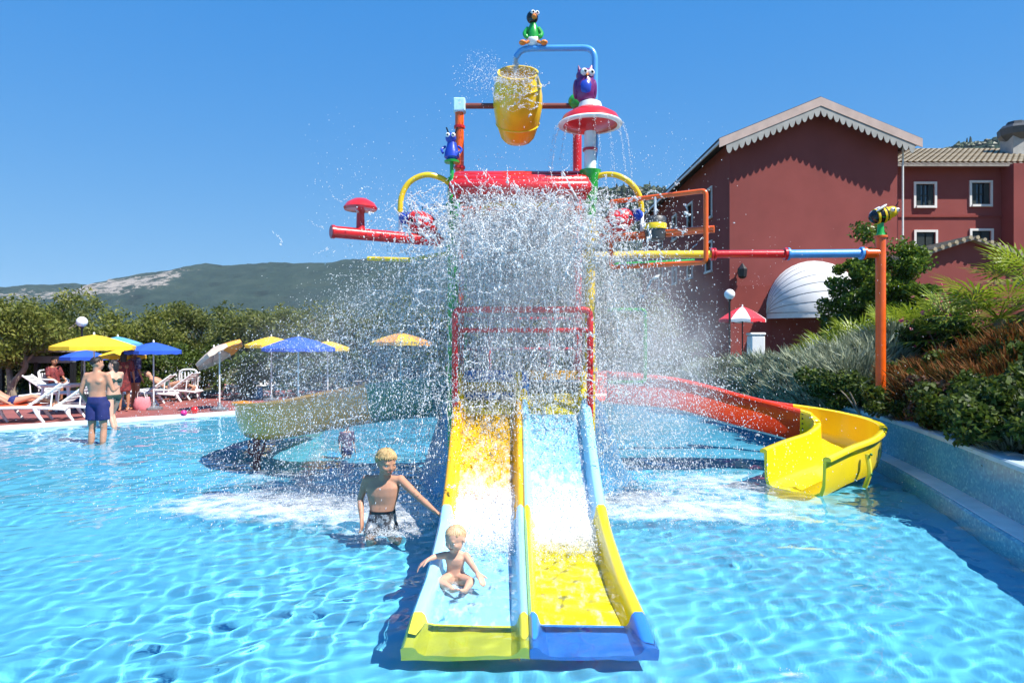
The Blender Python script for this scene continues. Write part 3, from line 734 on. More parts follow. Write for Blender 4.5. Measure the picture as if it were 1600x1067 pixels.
def herb(name, base, rad, h, seed, mat, label, cat, group, n=2600, width=.012, lean=1.0):
    """tuft of fine upright blades"""
    rg = np.random.default_rng(seed); base = Vector(base); t = thing(name, base, label, cat, group)
    th = rg.uniform(0, 6.283, n); f_ = rg.random(n) ** .5; r0 = rad * f_
    p0 = np.stack([np.cos(th) * r0, np.sin(th) * r0, h * .72 * (1 - f_ ** 2 * .85) * rg.random(n) ** .5], -1)
    lump = np.sin(th * 4 + seed) * .22 + np.sin(r0 / rad * 8 + th * 3) * .20; p0[:, 2] += lump * h * f_
    up_ = np.stack([0 * th, 0 * th, 1 + 0 * th], -1)
    out = np.stack([np.cos(th), np.sin(th), 0 * th], -1) * (.35 + .65 * f_)[:, None] + rg.normal(0, .5, (n, 3)) * (1, 1, 0)
    ln = h * rg.uniform(.18, .42, n)[:, None]
    p1 = p0 + out * ln * .3 * lean + up_ * ln * .45
    p2 = p1 + out * ln * .4 * lean * rg.uniform(.4, 1.2, (n, 1)) + up_ * ln * rg.uniform(.2, .55, (n, 1))
    sd = np.cross(out, rg.normal(size=(n, 3))); sd /= np.linalg.norm(sd, axis=1)[:, None] + 1e-6; sd *= width * rg.uniform(.6, 1.4, (n, 1))
    V = np.stack([p0 - sd, p0 + sd, p1 + sd, p1 - sd, p2 + sd * .25, p2 - sd * .25], 1).reshape(-1, 3)
    b = np.arange(n)[:, None] * 6; q = np.concatenate([b + [0, 1, 2, 3], b + [3, 2, 4, 5]], 1).reshape(-1, 4)
    link('blades', mesh_np('blades', V, q, False), mat, t)
    # a woody crown at the foot
    MB().lathe([(rad * .12, -.05), (rad * .1, h * .12), (rad * .04, h * .28)], base, 7).build('stem', MT['trunk_bark'], t); return t
def fan_palm(base, h, seed, label, nf=12, fl=.75, trunk=True):
    r = random.Random(seed); base = Vector(base); t = thing('fan_palm', base, label, 'palm', 'fan palms on the planted bank')
    if trunk: MB().tube(spline([base + Vector((0, 0, -.1)), base + Vector((.03, 0, h * .5)), base + Vector((0, .02, h))], 4), [.10, .10, .095, .09, .085, .085, .08, .08, .07], 8).build('trunk', MT['trunk_bark'], t)
    top = base + Vector((0, 0, h))
    for k in range(nf):
        a = 2.4 * k + r.uniform(-.3, .3); el = r.uniform(-.15, 1.15); d = Vector((math.cos(a) * math.cos(el), math.sin(a) * math.cos(el), math.sin(el)))
        c = top + d * fl * .75; g = MB(); g.tube([top, top + d * fl * .4 + Vector((0, 0, .04)), c], [.012, .01, .008], 5)
        x = d.cross(Vector((0, 0, 1))).normalized(); y = d
        for j in range(15):
            an = (j - 7) / 7 * 1.75; dr = (y * math.cos(an) + x * math.sin(an)); ln = fl * (.75 - .18 * abs(j - 7) / 7) * r.uniform(.9, 1.1); sd = dr.cross(x.cross(y)).normalized() * .018 * fl / .75
            m1 = c + dr * ln * .55; e = c + dr * ln + Vector((0, 0, -ln * .14))
            g.add([c, m1 - sd, e, m1 + sd], [(0, 1, 2, 3)])
        g.build('frond', MT['palm'], t, smooth=False)
    return t
# olive trees beyond the deck on the left and behind the tower
OL = [(20, 19.8, 3.35, 1.9, 'gnarled forked olive tree nearest the left edge of the picture'),
      (-120, 23, 3.55, 2.0, 'olive tree at the far left beyond the low hut'),
      (95, 25, 3.40, 1.9, 'olive tree rising behind the globe lamp'),
      (205, 22.5, 3.05, 1.9, 'broad yellowish olive tree behind the yellow parasols'),
      (300, 25.5, 3.20, 2.0, 'olive tree behind the blue parasol'),
      (385, 23.5, 3.00, 1.8, 'olive tree behind the tilted beige parasol'),
      (470, 25.5, 3.20, 2.0, 'olive tree behind the large blue parasol'),
      (560, 24.5, 3.10, 1.9, 'olive tree between the blue and the orange parasol'),
      (650, 26, 3.40, 2.0, 'olive tree left behind the water tower'),
      (740, 25, 3.40, 2.0, 'olive tree seen between the tower posts'),
      (840, 26.5, 3.80, 2.1, 'olive tree straight behind the twin slide'),
      (930, 25.5, 3.50, 1.9, 'olive tree behind the right tower post'),
      (1010, 28, 3.70, 1.9, 'olive tree right behind the tower near the building')]
for k, (px, D, h, s, lab) in enumerate(OL):
    b = P(px, 533, D); tree('olive_tree', (b.x, D, .03), h, s, 40 + k, MT['olive2' if k % 3 == 0 else 'olive'], lab, 'olive trees along the deck', n=11000 if k < 6 else 8000, stems=2 if k == 0 else 3, leaf=.15, leafw=.05, low=.5 if k == 0 else .35)
HE = [(-60, 21.8, 'far left under the olive trees'), (30, 22.3, 'behind the low hut'), (110, 21.5, 'behind the globe lamp post'), (190, 21.2, 'behind the two yellow parasols'), (270, 21.4, 'behind the blue parasol'), (350, 21.6, 'behind the tilted parasol'), (430, 21.5, 'behind the white chairs'), (510, 22.2, 'left of the yellow slide behind the spray'), (600, 23, 'behind the orange parasol'), (690, 23.4, 'left behind the tower'), (780, 23.8, 'behind the tower platform'), (880, 23.8, 'right behind the tower platform'), (970, 23.8, 'behind the red and yellow slide'), (1060, 24, 'nearest the building corner')]
for k, (px, D, lab) in enumerate(HE):
    b = P(px, 533, D); shrub('hedge_bush', (b.x, D, .03), 1.15, 1.75, 90 + k, MT['shrub'], 'dark green hedge bush ' + lab, 'bush', 'hedge bushes under the olive trees', n=5000, leaf=.10, leafw=.06, nc=22)
# grey-green herbs on the bank
GH = [(1105, 17.6, .55, .8), (1150, 17.4, .6, .95), (1195, 16.6, .65, 1.05), (1235, 15.4, .65, 1.1), (1275, 14.6, .7, 1.2), (1310, 13.6, .7, 1.2), (1335, 12.5, .6, 1.15), (1290, 12.9, .55, .95), (1250, 13.8, .55, .9), (1370, 13.2, .6, 1.2), (1210, 15.0, .5, .8), (1330, 14.6, .6, 1.3), (1400, 14.5, .6, 1.1), (1612, 7.2, .3, .7)]
where = ['leftmost on the bank', 'below the red and white parasol', 'right of the parasol foot', 'before the awning', 'below the palm fronds', 'tall, just left of the orange post', 'brushing the orange post', 'low by the wall left of the post', 'low by the wall above the red slide', 'behind the orange post', 'small by the wall near the red chute', 'tallest behind the post', 'right of the orange post high up', 'pale, at the right picture edge']
for k, ((px, D, r_, h_), wh) in enumerate(zip(GH, where)):
    b = P(px, 533, D); herb('grey_herb', bank_point(b.x, D), r_, h_, 200 + k, MT['grey_herb'], 'feathery grey green herb, ' + wh, 'plant', 'grey green herbs on the bank', n=4000, width=.014)
SH = [(1395, 11.8), (1430, 11.2), (1465, 10.6), (1500, 10.2), (1545, 9.6), (1590, 9.2), (1420, 10.0), (1465, 9.3), (1510, 8.7), (1560, 8.2), (1600, 7.6), (1640, 8.6), (1575, 7.3), (1700, 7.5), (1640, 6.8), (1470, 12.4), (1345, 11.4), (1300, 12.2)]
wsh = ['right of the orange post', 'upper slope by the red annex', 'mid slope above the heather', 'high below the palms', 'high on the slope', 'high near the right edge', 'by the wall right of the post', 'by the wall below the heather', 'by the wall in the middle of the slope', 'by the wall near the right edge', 'cut by the right edge', 'beyond the right edge', 'lowest by the wall', 'outside on the right', 'foremost on the right', 'behind the heather crest', 'left of the orange post base', 'above the yellow chute bend']
for k, ((px, D), wh) in enumerate(zip(SH, wsh)):
    b = P(px, 533, D); shrub('low_shrub', bank_point(b.x, D), .66, .78, 300 + k, MT['redleaf'] if k in (7,) else MT['shrub'], ('reddish' if k == 7 else 'dark green') + ' low shrub, ' + wh, 'shrub', 'low shrubs on the bank', n=5200, leaf=.075, leafw=.045)
HT = [(1440, 11.0), (1490, 10.4), (1535, 10.0), (1580, 9.4), (1620, 9.0), (1515, 9.5), (1470, 10.0), (1560, 8.9), (1600, 8.5)]
wht = ['leftmost tuft of the red slope', 'second tuft from the left', 'at the crest', 'at the crest by the right edge', 'beyond the right edge', 'in the middle of the red slope', 'low on the left of the red slope', 'low on the red slope', 'low by the right edge']
for k, ((px, D), wh) in enumerate(zip(HT, wht)):
    b = P(px, 533, D); herb('heather', bank_point(b.x, D) + Vector((0, 0, .05)), .6, .75, 400 + k, MT['heather'], 'red brown heather, ' + wh, 'plant', 'red brown heather on the bank', n=4400, width=.010, lean=.8)
# big bush / small tree by the awning and palms
def bz(px, D): b = P(px, 533, D); return bank_point(b.x, D)
for k, (px, D, zc, r_, h_, lab) in enumerate([(1378, 21, 1.2, 1.35, 5.7, 'tall rounded dark green bush behind the orange post'), (1325, 22, 1.2, 1.0, 4.4, 'dark green bush beside the white awning'), (1412, 20.5, 1.2, .9, 4.6, 'dark green bush by the red annex wall')]):
    b = P(px, 533, D); shrub('tall_bush', (b.x, D, .05), r_, h_, 500 + k, MT['bush'], lab, 'bush', 'tall bushes by the awning', n=14000, leaf=.13, leafw=.07, nc=60)
for k, (px, D, h_, fl, lab) in enumerate([(1300, 17.5, .5, .8, 'low fan palm below the white awning'), (1262, 18.3, .4, .6, 'small fan palm left below the white awning'), (1345, 16.5, .5, .9, 'fan palm left of the orange post'), (1322, 16.8, .4, .85, 'bushy fan palm between the awning and the orange post'), (1395, 16.0, .5, .9, 'fan palm just behind the orange post'), (1440, 14.2, .45, .9, 'fan palm below the annex eaves'), (1420, 15.5, .3, .85, 'fan palm right of the orange post before the annex'), (1500, 12.3, .12, .9, 'fan palm with long fronds before the red annex wall'), (1560, 11.6, .12, .95, 'large fan palm above the heather near the right edge'), (1620, 11.5, .15, .9, 'fan palm cut by the right edge')]):
    fan_palm(bz(px, D), h_, 600 + k, lab, nf=22, fl=fl)
for k, (px, D, wh) in enumerate([(1445, 12.9, 'left of the heather crest'), (1478, 13.2, 'right under the annex roof'), (1400, 15.8, 'beside the orange post')]):
    p = bz(px, D); shrub('flowering_shrub', p, .45, .75, 700 + k, MT['bush'], 'shrub dotted with pink flowers, ' + wh, 'shrub', 'flowering shrubs', n=1800, leaf=.08, leafw=.05)
    t = [o for o in col.objects if o.name.startswith('flowering_shrub')][-1]
    rg_ = np.random.default_rng(720 + k); C = rg_.normal(0, .28, (60, 3)) + (0, -.12, .62)
    tag(link('flower', leaf_mesh('flower', C, .09, .08, rg_), MT['flower'], t), kind='stuff')
# ================================================================== water play tower
XL, XR, DT, DU = -.655, .87, 7.6, 8.45     # front posts, front plane, bucket plane
XM = (XL + XR) / 2
# blue mound the tower stands on
mb = MB(); n = 40; prof = [(1.25, -.45), (1.1, .05), (1.02, .25), (.94, .6), (.84, .95), (.72, 1.13), (.55, 1.2), (.3, 1.22), (.001, 1.225)]
v = []
for r_, z in prof:
    for k in range(n):
        a = 2 * math.pi * k / n; wob = 1 + .05 * math.sin(3 * a + 1) + .03 * math.sin(5 * a)
        v.append((XM + math.cos(a) * 1.25 * r_ * wob, 9.0 + math.sin(a) * 1.25 * r_ * wob, z))
mb.add(v, [(i * n + k, i * n + (k + 1) % n, (i + 1) * n + (k + 1) % n, (i + 1) * n + k) for i in range(len(prof) - 1) for k in range(n)])
o = solo(mb, 'tower_mound', MT['mound'], (XM, 9.25, 0), 'smooth sky blue painted mound under the water tower', 'mound'); receiver(o)

tw = thing('water_play_tower', (XM, 8.3, 0), 'colourful water play tower with tipping yellow bucket above the twin slide', 'play tower')
def pipe(pts, r, mat, name, parent=tw, n=12, rad=None, caps=True):
    return MB().tube(bend(pts, rad) if rad else pts, r, n, caps).build(name, MT[mat], parent)
def flange(p, axis, r, mat, name='flange', parent=tw, t=.03):
    ax = Vector(axis).normalized(); return MB().tube([Vector(p) - ax * t / 2, Vector(p) + ax * t / 2], r, 14).build(name, MT[mat], parent)
pipe([(XL, DT, -.4), (XL, DT, 3.62)], .062, 'green', 'post')
pipe([(XR, DT, -.4), (XR, DT, 3.16)], .058, 'yellow', 'post')
pipe([(XL, DT + 1.5, .6), (XL, DT + 1.5, 3.6)], .058, 'green', 'post')
pipe([(XR, DT + 1.5, .6), (XR, DT + 1.5, 3.6)], .058, 'yellow', 'post')
for z in (1.5, 2.88, 3.3): flange((XL, DT, z), (0, 0, 1), .085, 'green', 'collar', t=.06)
for z in (1.5, 2.9): flange((XR, DT, z), (0, 0, 1), .085, 'yellow', 'collar', t=.06)
# funnel, white riser, red dish
MB().lathe([(.05, 3.12), (.058, 3.2), (.095, 3.62), (.11, 3.66), (.12, 3.70)], (XR, DT, 0), 20).build('funnel', MT['green'], tw)
MB().lathe([(.066, 3.69), (.066, 4.14)], (XR, DT, 0), 18).build('riser_pipe', MT['white_paint'], tw)
flange((XR, DT, 3.93), (0, 0, 1), .085, 'red', 'collar', t=.025)
dish = MB().lathe([(.07, 4.13), (.2, 4.16), (.315, 4.20), (.335, 4.235), (.30, 4.30), (.2, 4.36), (.12, 4.40), (.001, 4.41)], (XR, DT, 0), 32).build('spray_dish', MT['red'], tw)
MB().lathe([(.318, 4.195), (.352, 4.20), (.358, 4.212), (.35, 4.226), (.33, 4.236)], (XR, DT, 0), 32).build('dish_rim', MT['white_paint'], dish)
MB().lathe([(.14, 4.385), (.12, 4.45), (.07, 4.475), (.001, 4.48)], (XR, DT, 0), 20).build('dish_cap', MT['white_paint'], dish)
# bucket frame
xl_, xr_ = P(718, 0, DU).x, P(902, 0, DU).x; zx = P(0, 166, DU).z
pipe([(xl_, DU, 1.25), (xl_, DU, zx - .07)], .055, 'orange', 'frame_post'); pipe([(xr_, DU, 1.25), (xr_, DU, zx)], .055, 'red', 'frame_post')
for z in (3.95, 4.45): flange((xl_, DU, z), (0, 0, 1), .07, 'red', 'collar', t=.03)
MB().box((xl_, DU, zx), (.15, .15, .17), bev=.015).build('axle_block', MT['pale_blue'], tw, angle=25)
pipe([(xl_ + .07, DU, zx), (xr_ - .06, DU, zx)], .035, 'brown_pipe', 'axle')
MB().ell((xr_ - .03, DU - .02, zx + .05), (.085, .085, .09)).build('axle_joint', MT['green'], tw)
# tipping bucket, mouth leaning towards the viewer
bc = P(809, 166, DU); Mb = Matrix.Rotation(R(40), 3, 'X')
outer = [(.001, -.47), (.12, -.465), (.17, -.445), (.215, -.39), (.275, -.2), (.305, .0), (.302, .13), (.275, .28), (.238, .385), (.248, .395), (.248, .412), (.23, .412), (.215, .37), (.25, .2), (.25, .0), (.2, -.3), (.001, -.38)]
bk = MB().lathe(outer, bc, 32, Mb).build('tipping_bucket', MT['bucket'], tw)
for z, r_ in ((.25, .285), (-.22, .272)): MB().tube([bc + Mb @ Vector((math.cos(a) * r_, math.sin(a) * r_, z)) for a in np.linspace(0, 6.283, 33)], .008, 6, False).build('hoop', MT['chute_yellow'], bk)
# filling pipe (blue) behind the owl
pipe([(.965, 7.95, 3.6), (.965, 7.95, P(0, 75, 7.95).z), (P(816, 0, 8.1).x, 8.1, P(0, 76, 8.1).z), (P(806, 0, 8.15).x, 8.15, P(0, 90, 8.15).z)], .036, 'blue', 'filling_pipe', rad=.14)
# roof of red slats
for k in range(9):
    t = k / 8; y = 7.35 + 1.65 * t; z = 3.46 + .26 * math.sin(math.pi * t)
    MB().tube([(XL - .02, y, z), (XL + .02, y, z), (XR - .06, y, z), (XR - .02, y, z)], [.05, .085, .085, .05], 10).build('roof_slat', MT['red'], tw)
for x in (XL + .05, XR - .1): pipe(spline([(x, 7.3, 3.34), (x, 7.8, 3.5), (x, 8.6, 3.52), (x, 9.05, 3.34)], 5), .03, 'red', 'roof_rib')
pipe([(XL, 7.62, 3.27), (XR, 7.62, 3.27)], .055, 'orange', 'crossbeam')
pipe([P(752, 335, 7.45), P(758, 320, 7.4), P(866, 320, 7.4), P(872, 335, 7.45)], .03, 'yellow', 'spray_pipe', rad=.06)
# platform, rear panel and entry hoop of the slide
MB().box((XM, 8.4, 1.27), (XR - XL - .14, 1.5, .1), bev=.01).build('platform', MT['blue'], tw)
DH = 7.28
pipe([(P(711, 0, DH).x, DH, 1.0), (P(711, 0, DH).x, DH, P(0, 484, DH).z), (P(922, 0, DH).x, DH, P(0, 484, DH).z), (P(922, 0, DH).x, DH, 1.0)], .034, 'red', 'entry_hoop', rad=.07)
pipe([P(713, 516, DH), P(920, 516, DH)], .026, 'red', 'entry_rail')
for x in (.36 + XL, XR - .38): pipe([(x, 9.05, 1.3), (x, 9.05, 2.1)], .022, 'red', 'rail_post')
for z in (1.7, 2.1): pipe([(XL + .05, 9.05, z), (XR - .05, 9.05, z)], .022, 'red', 'rear_rail')
for s_, x in ((-1, XL), (1, XR)):
    for z in (1.65, 2.05): pipe([(x, DT + .1, z), (x, DT + 1.45, z)], .022, 'green' if s_ > 0 else 'red', 'side_rail')
pipe([P(950, 484, 8.4), P(1008, 484, 8.4), P(1008, 597, 8.4), P(950, 597, 8.4)], .022, 'green', 'side_gate', rad=.05)
# yellow spray hoops with ladybirds, red arm with mushroom valve, orange swing frame
pipe(spline([P(625, 332, 7.5), P(628, 305, 7.5), P(641, 284, 7.5), P(665, 273.5, 7.5), P(688, 278, 7.55), P(704, 288, 7.6)], 5), .031, 'yellow', 'spray_hoop')
pipe(spline([P(926, 279, 7.6), P(945, 273, 7.55), P(966, 275, 7.5), P(986, 287, 7.5), P(999, 306, 7.5), P(1003, 332, 7.5)], 5), .031, 'yellow', 'spray_hoop')
for a, b in ((P(625, 332, 7.5), P(626, 366, 7.45)), (P(1003, 332, 7.5), P(1003, 362, 7.4))): pipe([a, b], .022, 'white_paint', 'hoop_stub')
pA, pB = P(517, 362, 6.94), P(690, 377, 7.6); ax = (pB - pA).normalized()
pipe([pA, pB], .062, 'red', 'side_arm', n=16); flange(pB - ax * .06, ax, .09, 'red'); flange(pA + ax * .02, ax, .07, 'red')
mv = pA + (pB - pA) * .25
MB().lathe([(.06, -.02), (.045, .02), (.04, .16), (.05, .2)], mv + Vector((0, 0, .05)), 14).build('valve_stem', MT['red'], tw)
MB().lathe([(.10, .2), (.165, .21), (.175, .235), (.14, .285), (.07, .325), (.02, .335), (.001, .335)], mv + Vector((0, 0, .04)), 22).build('valve_cap', MT['red'], tw)
q1, q2, q3, q4 = P(955, 316, 7.55), P(1103, 298, 7.02), P(1103, 410, 7.02), P(955, 418, 7.55)
pipe([q1 + (q2 - q1) * .01, q1, q4, q3, q2, q1 + (q2 - q1) * .02], .026, 'orange', 'swing_frame', rad=.05)
for da, db in ((0, .0), (.11, .1)): pipe([P(935, 371 + da * 60, 7.6 + da), P(1100, 357 + da * 40, 7.05 + db), P(1116, 356 + da * 40, 7.0 + db)], .024, 'orange', 'swing_arm')
flange(P(940, 372, 7.58), (1, -.4, 0), .05, 'orange'); MB().ell(P(928, 370, 7.6), .075).build('arm_joint', MT['yellow'], tw)
sb = P(1024, 356, 7.28)
sbo = MB().lathe([(.08, -.135), (.105, -.12), (.12, 0), (.118, .1), (.105, .115), (.09, .11), (.1, 0), (.07, -.11)], sb, 18).build('swing_bucket', MT['dark_grey'], tw)
MB().lathe([(.124, -.02), (.126, .03), (.12, .04)], sb, 18).build('bucket_band', MT['yellow'], sbo)
pipe([sb + Vector((0, 0, .1)), P(1024, 308, 7.28)], .016, 'white_paint', 'hanger')
pipe([P(960, 413, 7.9), P(1085, 407, 7.9)], .018, 'green', 'lower_bar')
pipe([P(575, 404, 9.6), P(640, 406, 9.3), (XL - .05, 9.1, 3.0)], .03, 'yellow', 'feed_pipe')

# long feed pipe across to the orange post, bee on top
pp = thing('feed_pipe_post', (5.72, 10.6, .66), 'orange post on the pool wall carrying a red, blue and yellow overhead pipe', 'water pipe')
Dp = 10.6
pe = [P(905, 400, 9.4), P(985, 398, Dp), P(1112, 397.5, Dp), P(1227, 397, Dp), P(1346, 396, Dp), P(1376, 396, Dp)]
for k, (m_, r_) in enumerate((('yellow', .057), ('yellow', .06), ('red', .062), ('blue', .065), ('orange', .07))):
    MB().tube([pe[k], pe[k + 1]], r_, 14).build('pipe_section', MT[m_], pp)
for k in (2, 3, 4): flange(pe[k], (1, 0, 0), .098, ('red', 'red', 'blue')[k - 2], 'flange', pp, .035); flange(pe[k] + Vector((.045, 0, 0)), (1, 0, 0), .098, ('blue', 'blue', 'orange')[k - 2] if k > 2 else 'red', 'flange', pp, .03)
px_ = P(1376, 0, Dp).x
MB().tube([(px_, Dp, .62), (px_, Dp, P(0, 370, Dp).z)], .074, 16).build('post', MT['orange'], pp)
MB().lathe([(.14, 0), (.14, .02), (.09, .03), (.085, .12)], (px_, Dp, .655), 16).build('base_plate', MT['grey'], pp)
MB().tube(bend([(px_ - .02, Dp - .02, .84), (px_ + .06, Dp - .18, .84), (px_ + .06, Dp - .22, .66)], .08), .055, 10).build('elbow', MT['grey'], pp)
flange((px_, Dp, P(0, 370, Dp).z), (0, 0, 1), .10, 'orange', 'top_plate', pp)
MB().lathe([(.075, 0), (.05, .06), (.045, .2), (.10, .26), (.12, .28)], (px_, Dp, P(0, 369, Dp).z), 14).build('figure_stand', MT['green'], pp)

# ------------------------------------------------------------------ moulded animal figures (plain, generic)
def eyes(mb_w, mb_b, c, sep, r, fwd=(0, -1, 0)):
    f = Vector(fwd).normalized(); s = f.cross(Vector((0, 0, 1))).normalized()
    for k in (-1, 1):
        p = Vector(c) + s * sep * k; mb_w.ell(p, r); mb_b.ell(p + f * r * .72, r * .45)
b0 = P(1376, 340, Dp) + Vector((0, 0, -.10))
bee = thing('bee_figure', b0, 'black and yellow striped bee figure on top of the orange post', 'figure')
Mz = Matrix.Rotation(R(-14), 3, 'Y'); bcn = b0 + Vector((0, 0, .13))
MB().ell(bcn, (.19, .12, .125), Mz).build('body', MT['eye_black'], bee)
for x in (-.07, .03, .10): MB().lathe([(.126 * math.sqrt(1 - (x / .19) ** 2) * 1.02, -.016), (.126 * math.sqrt(1 - (x / .19) ** 2) * 1.03, .016)], bcn + Mz @ Vector((x, 0, 0)), 18, Mz @ Matrix.Rotation(R(90), 3, 'Y')).build('stripe', MT['yellow'], bee)
MB().ell(bcn + Vector((.15, -.03, .05)), (.095, .09, .09)).build('head', MT['yellow'], bee)
a_, c_ = MB(), MB(); eyes(a_, c_, bcn + Vector((.17, -.10, .07)), .045, .035, (.3, -1, 0)); a_.build('eye', MT['eye_white'], bee); c_.build('pupil', MT['eye_black'], bee)
for s_ in (-1, 1): MB().ell(bcn + Vector((-.04, s_ * .1, .1)), (.1, .05, .02), Matrix.Rotation(R(-35), 3, 'Y')).build('wing', MT['eye_white'], bee)
MB().tube([bcn + Vector((.2, -.05, .12)), bcn + Vector((.24, -.06, .2))], .008, 6).build('antenna', MT['eye_black'], bee)
# owl on the dish
ow = P(914, 160, DT); owl = thing('owl_figure', ow, 'purple owl figure with blue chest perched on the red spray dish', 'figure')
MB().lathe([(.06, 0), (.105, .05), (.125, .13), (.115, .2), (.09, .27)], ow, 18).build('body', MT['purple'], owl)
MB().ell(ow + Vector((0, -.07, .14)), (.08, .06, .10)).build('chest', MT['deep_blue'], owl)
MB().ell(ow + Vector((0, 0, .29)), (.10, .095, .085)).build('head', MT['purple'], owl)
a_, c_ = MB(), MB(); eyes(a_, c_, ow + Vector((.02, -.085, .30)), .042, .04, (.35, -1, 0)); a_.build('eye', MT['eye_white'], owl); c_.build('pupil', MT['eye_black'], owl)
for s_ in (-1, 1): MB().ell(ow + Vector((s_ * .105, .0, .14)), (.03, .07, .11)).build('wing', MT['purple'], owl)
MB().tube([ow + Vector((.01, -.09, .275)), ow + Vector((.015, -.13, .25))], [.022, .004], 8).build('beak', MT['orange_beak'], owl)
for s_ in (-1, 1): MB().tube([ow + Vector((s_ * .06, 0, .35)), ow + Vector((s_ * .075, 0, .41))], [.025, .004], 7).build('ear_tuft', MT['pink'] if s_ > 0 else MT['purple'], owl)
# seated bird on the filling pipe
db = P(833, 72, 8.08); dk = thing('bird_figure', db, 'seated bird figure with green body and orange feet on the blue pipe', 'figure')
MB().ell(db + Vector((0, 0, .06)), (.085, .075, .07)).build('rump', MT['eye_white'], dk)
MB().lathe([(.07, .07), (.075, .13), (.055, .22), (.035, .26)], db, 16).build('body', MT['green'], dk)
MB().ell(db + Vector((-.01, -.01, .33)), (.07, .07, .075)).build('head', MT['eye_black'], dk)
MB().tube([db + Vector((.01, -.06, .315)), db + Vector((.03, -.12, .29))], [.035, .012], 9).build('beak', MT['orange_beak'], dk)
a_, c_ = MB(), MB(); eyes(a_, c_, db + Vector((.02, -.055, .365)), .026, .028, (.3, -1, 0)); a_.build('eye', MT['eye_white'], dk); c_.build('pupil', MT['eye_black'], dk)
for s_ in (-1, 1):
    MB().tube(spline([db + Vector((s_ * .06, -.02, .2)), db + Vector((s_ * .1, -.03, .13)), db + Vector((s_ * .07, -.05, .07))], 4), [.026] * 8 + [.016], 8).build('wing', MT['green'], dk)
    MB().tube([db + Vector((s_ * .04, -.04, .04)), db + Vector((s_ * .11, -.06, .0))], .016, 8).build('leg', MT['orange_beak'], dk)
    MB().ell(db + Vector((s_ * .125, -.075, .005)), (.045, .05, .028)).build('foot', MT['orange_beak'], dk)
# blue beetle on a thin green stand by the left frame post
bb = P(706, 252, DT - .1); bt = thing('beetle_figure', bb, 'dark blue beetle figure on a thin green stand at the left post', 'figure')
MB().tube([bb + Vector((0, 0, -.55)), bb + Vector((0, 0, -.01))], .022, 8).build('stand', MT['green'], bt)
MB().lathe([(.08, -.02), (.085, 0), (.06, .012)], bb, 14).build('plate', MT['green'], bt)
MB().lathe([(.05, .01), (.085, .04), (.08, .1), (.06, .15), (.05, .2)], bb, 16).build('body', MT['deep_blue'], bt)
MB().ell(bb + Vector((-.01, -.01, .25)), (.06, .06, .06)).build('head', MT['deep_blue'], bt)
a_, c_ = MB(), MB(); eyes(a_, c_, bb + Vector((-.01, -.055, .27)), .03, .026); a_.build('eye', MT['eye_white'], bt); c_.build('pupil', MT['eye_black'], bt)
for s_ in (-1, 1):
    MB().tube([bb + Vector((s_ * .03, 0, .29)), bb + Vector((s_ * .06, 0, .37))], .008, 6).build('antenna', MT['eye_black'], bt)
    MB().tube(spline([bb + Vector((s_ * .07, 0, .16)), bb + Vector((s_ * .11, -.03, .12)), bb + Vector((s_ * .09, -.07, .07))], 3), .014, 7).build('arm', MT['deep_blue'], bt)
# ladybirds on the spray hoops
for (px, py, sx, lab) in ((660, 350, -1, 'red ladybird figure in the left yellow hoop above the red arm'), (968, 346, 1, 'red ladybird figure in the right yellow hoop by the orange frame')):
    c = P(px, py, 7.5); lb = thing('ladybird_figure', c, lab, 'figure'); Mq = Matrix.Rotation(R(-28 * sx), 3, 'Y')
    MB().ell(c, (.19, .15, .13), Mq).build('shell', MT['red'], lb)
    for (dx, dz) in ((-.06, .05), (.05, .06), (.0, -.02), (.1, -.02), (-.1, -.03)):
        yy = -.15 * math.sqrt(max(.02, 1 - (dx / .19) ** 2 - (dz / .13) ** 2)); MB().ell(c + Mq @ Vector((dx, yy, dz)), (.022, .012, .022), Mq).build('spot', MT['eye_white'] if abs(dx) < .06 else MT['eye_black'], lb)
    MB().ell(c + Mq @ Vector((-sx * -.19, -.02, -.03)), (.075, .08, .07)).build('head', MT['deep_blue'], lb)
    for q_ in (-1, 0, 1): MB().tube([c + Vector((q_ * .09, 0, .1)), c + Vector((q_ * .14, -.02, .2))], .006, 5).build('feeler', MT['eye_black'], lb)
    MB().tube([c + Vector((0, .05, -.08)), c + Vector((-sx * .12, .1, -.14))], .03, 8).build('bracket', MT['green'], lb)

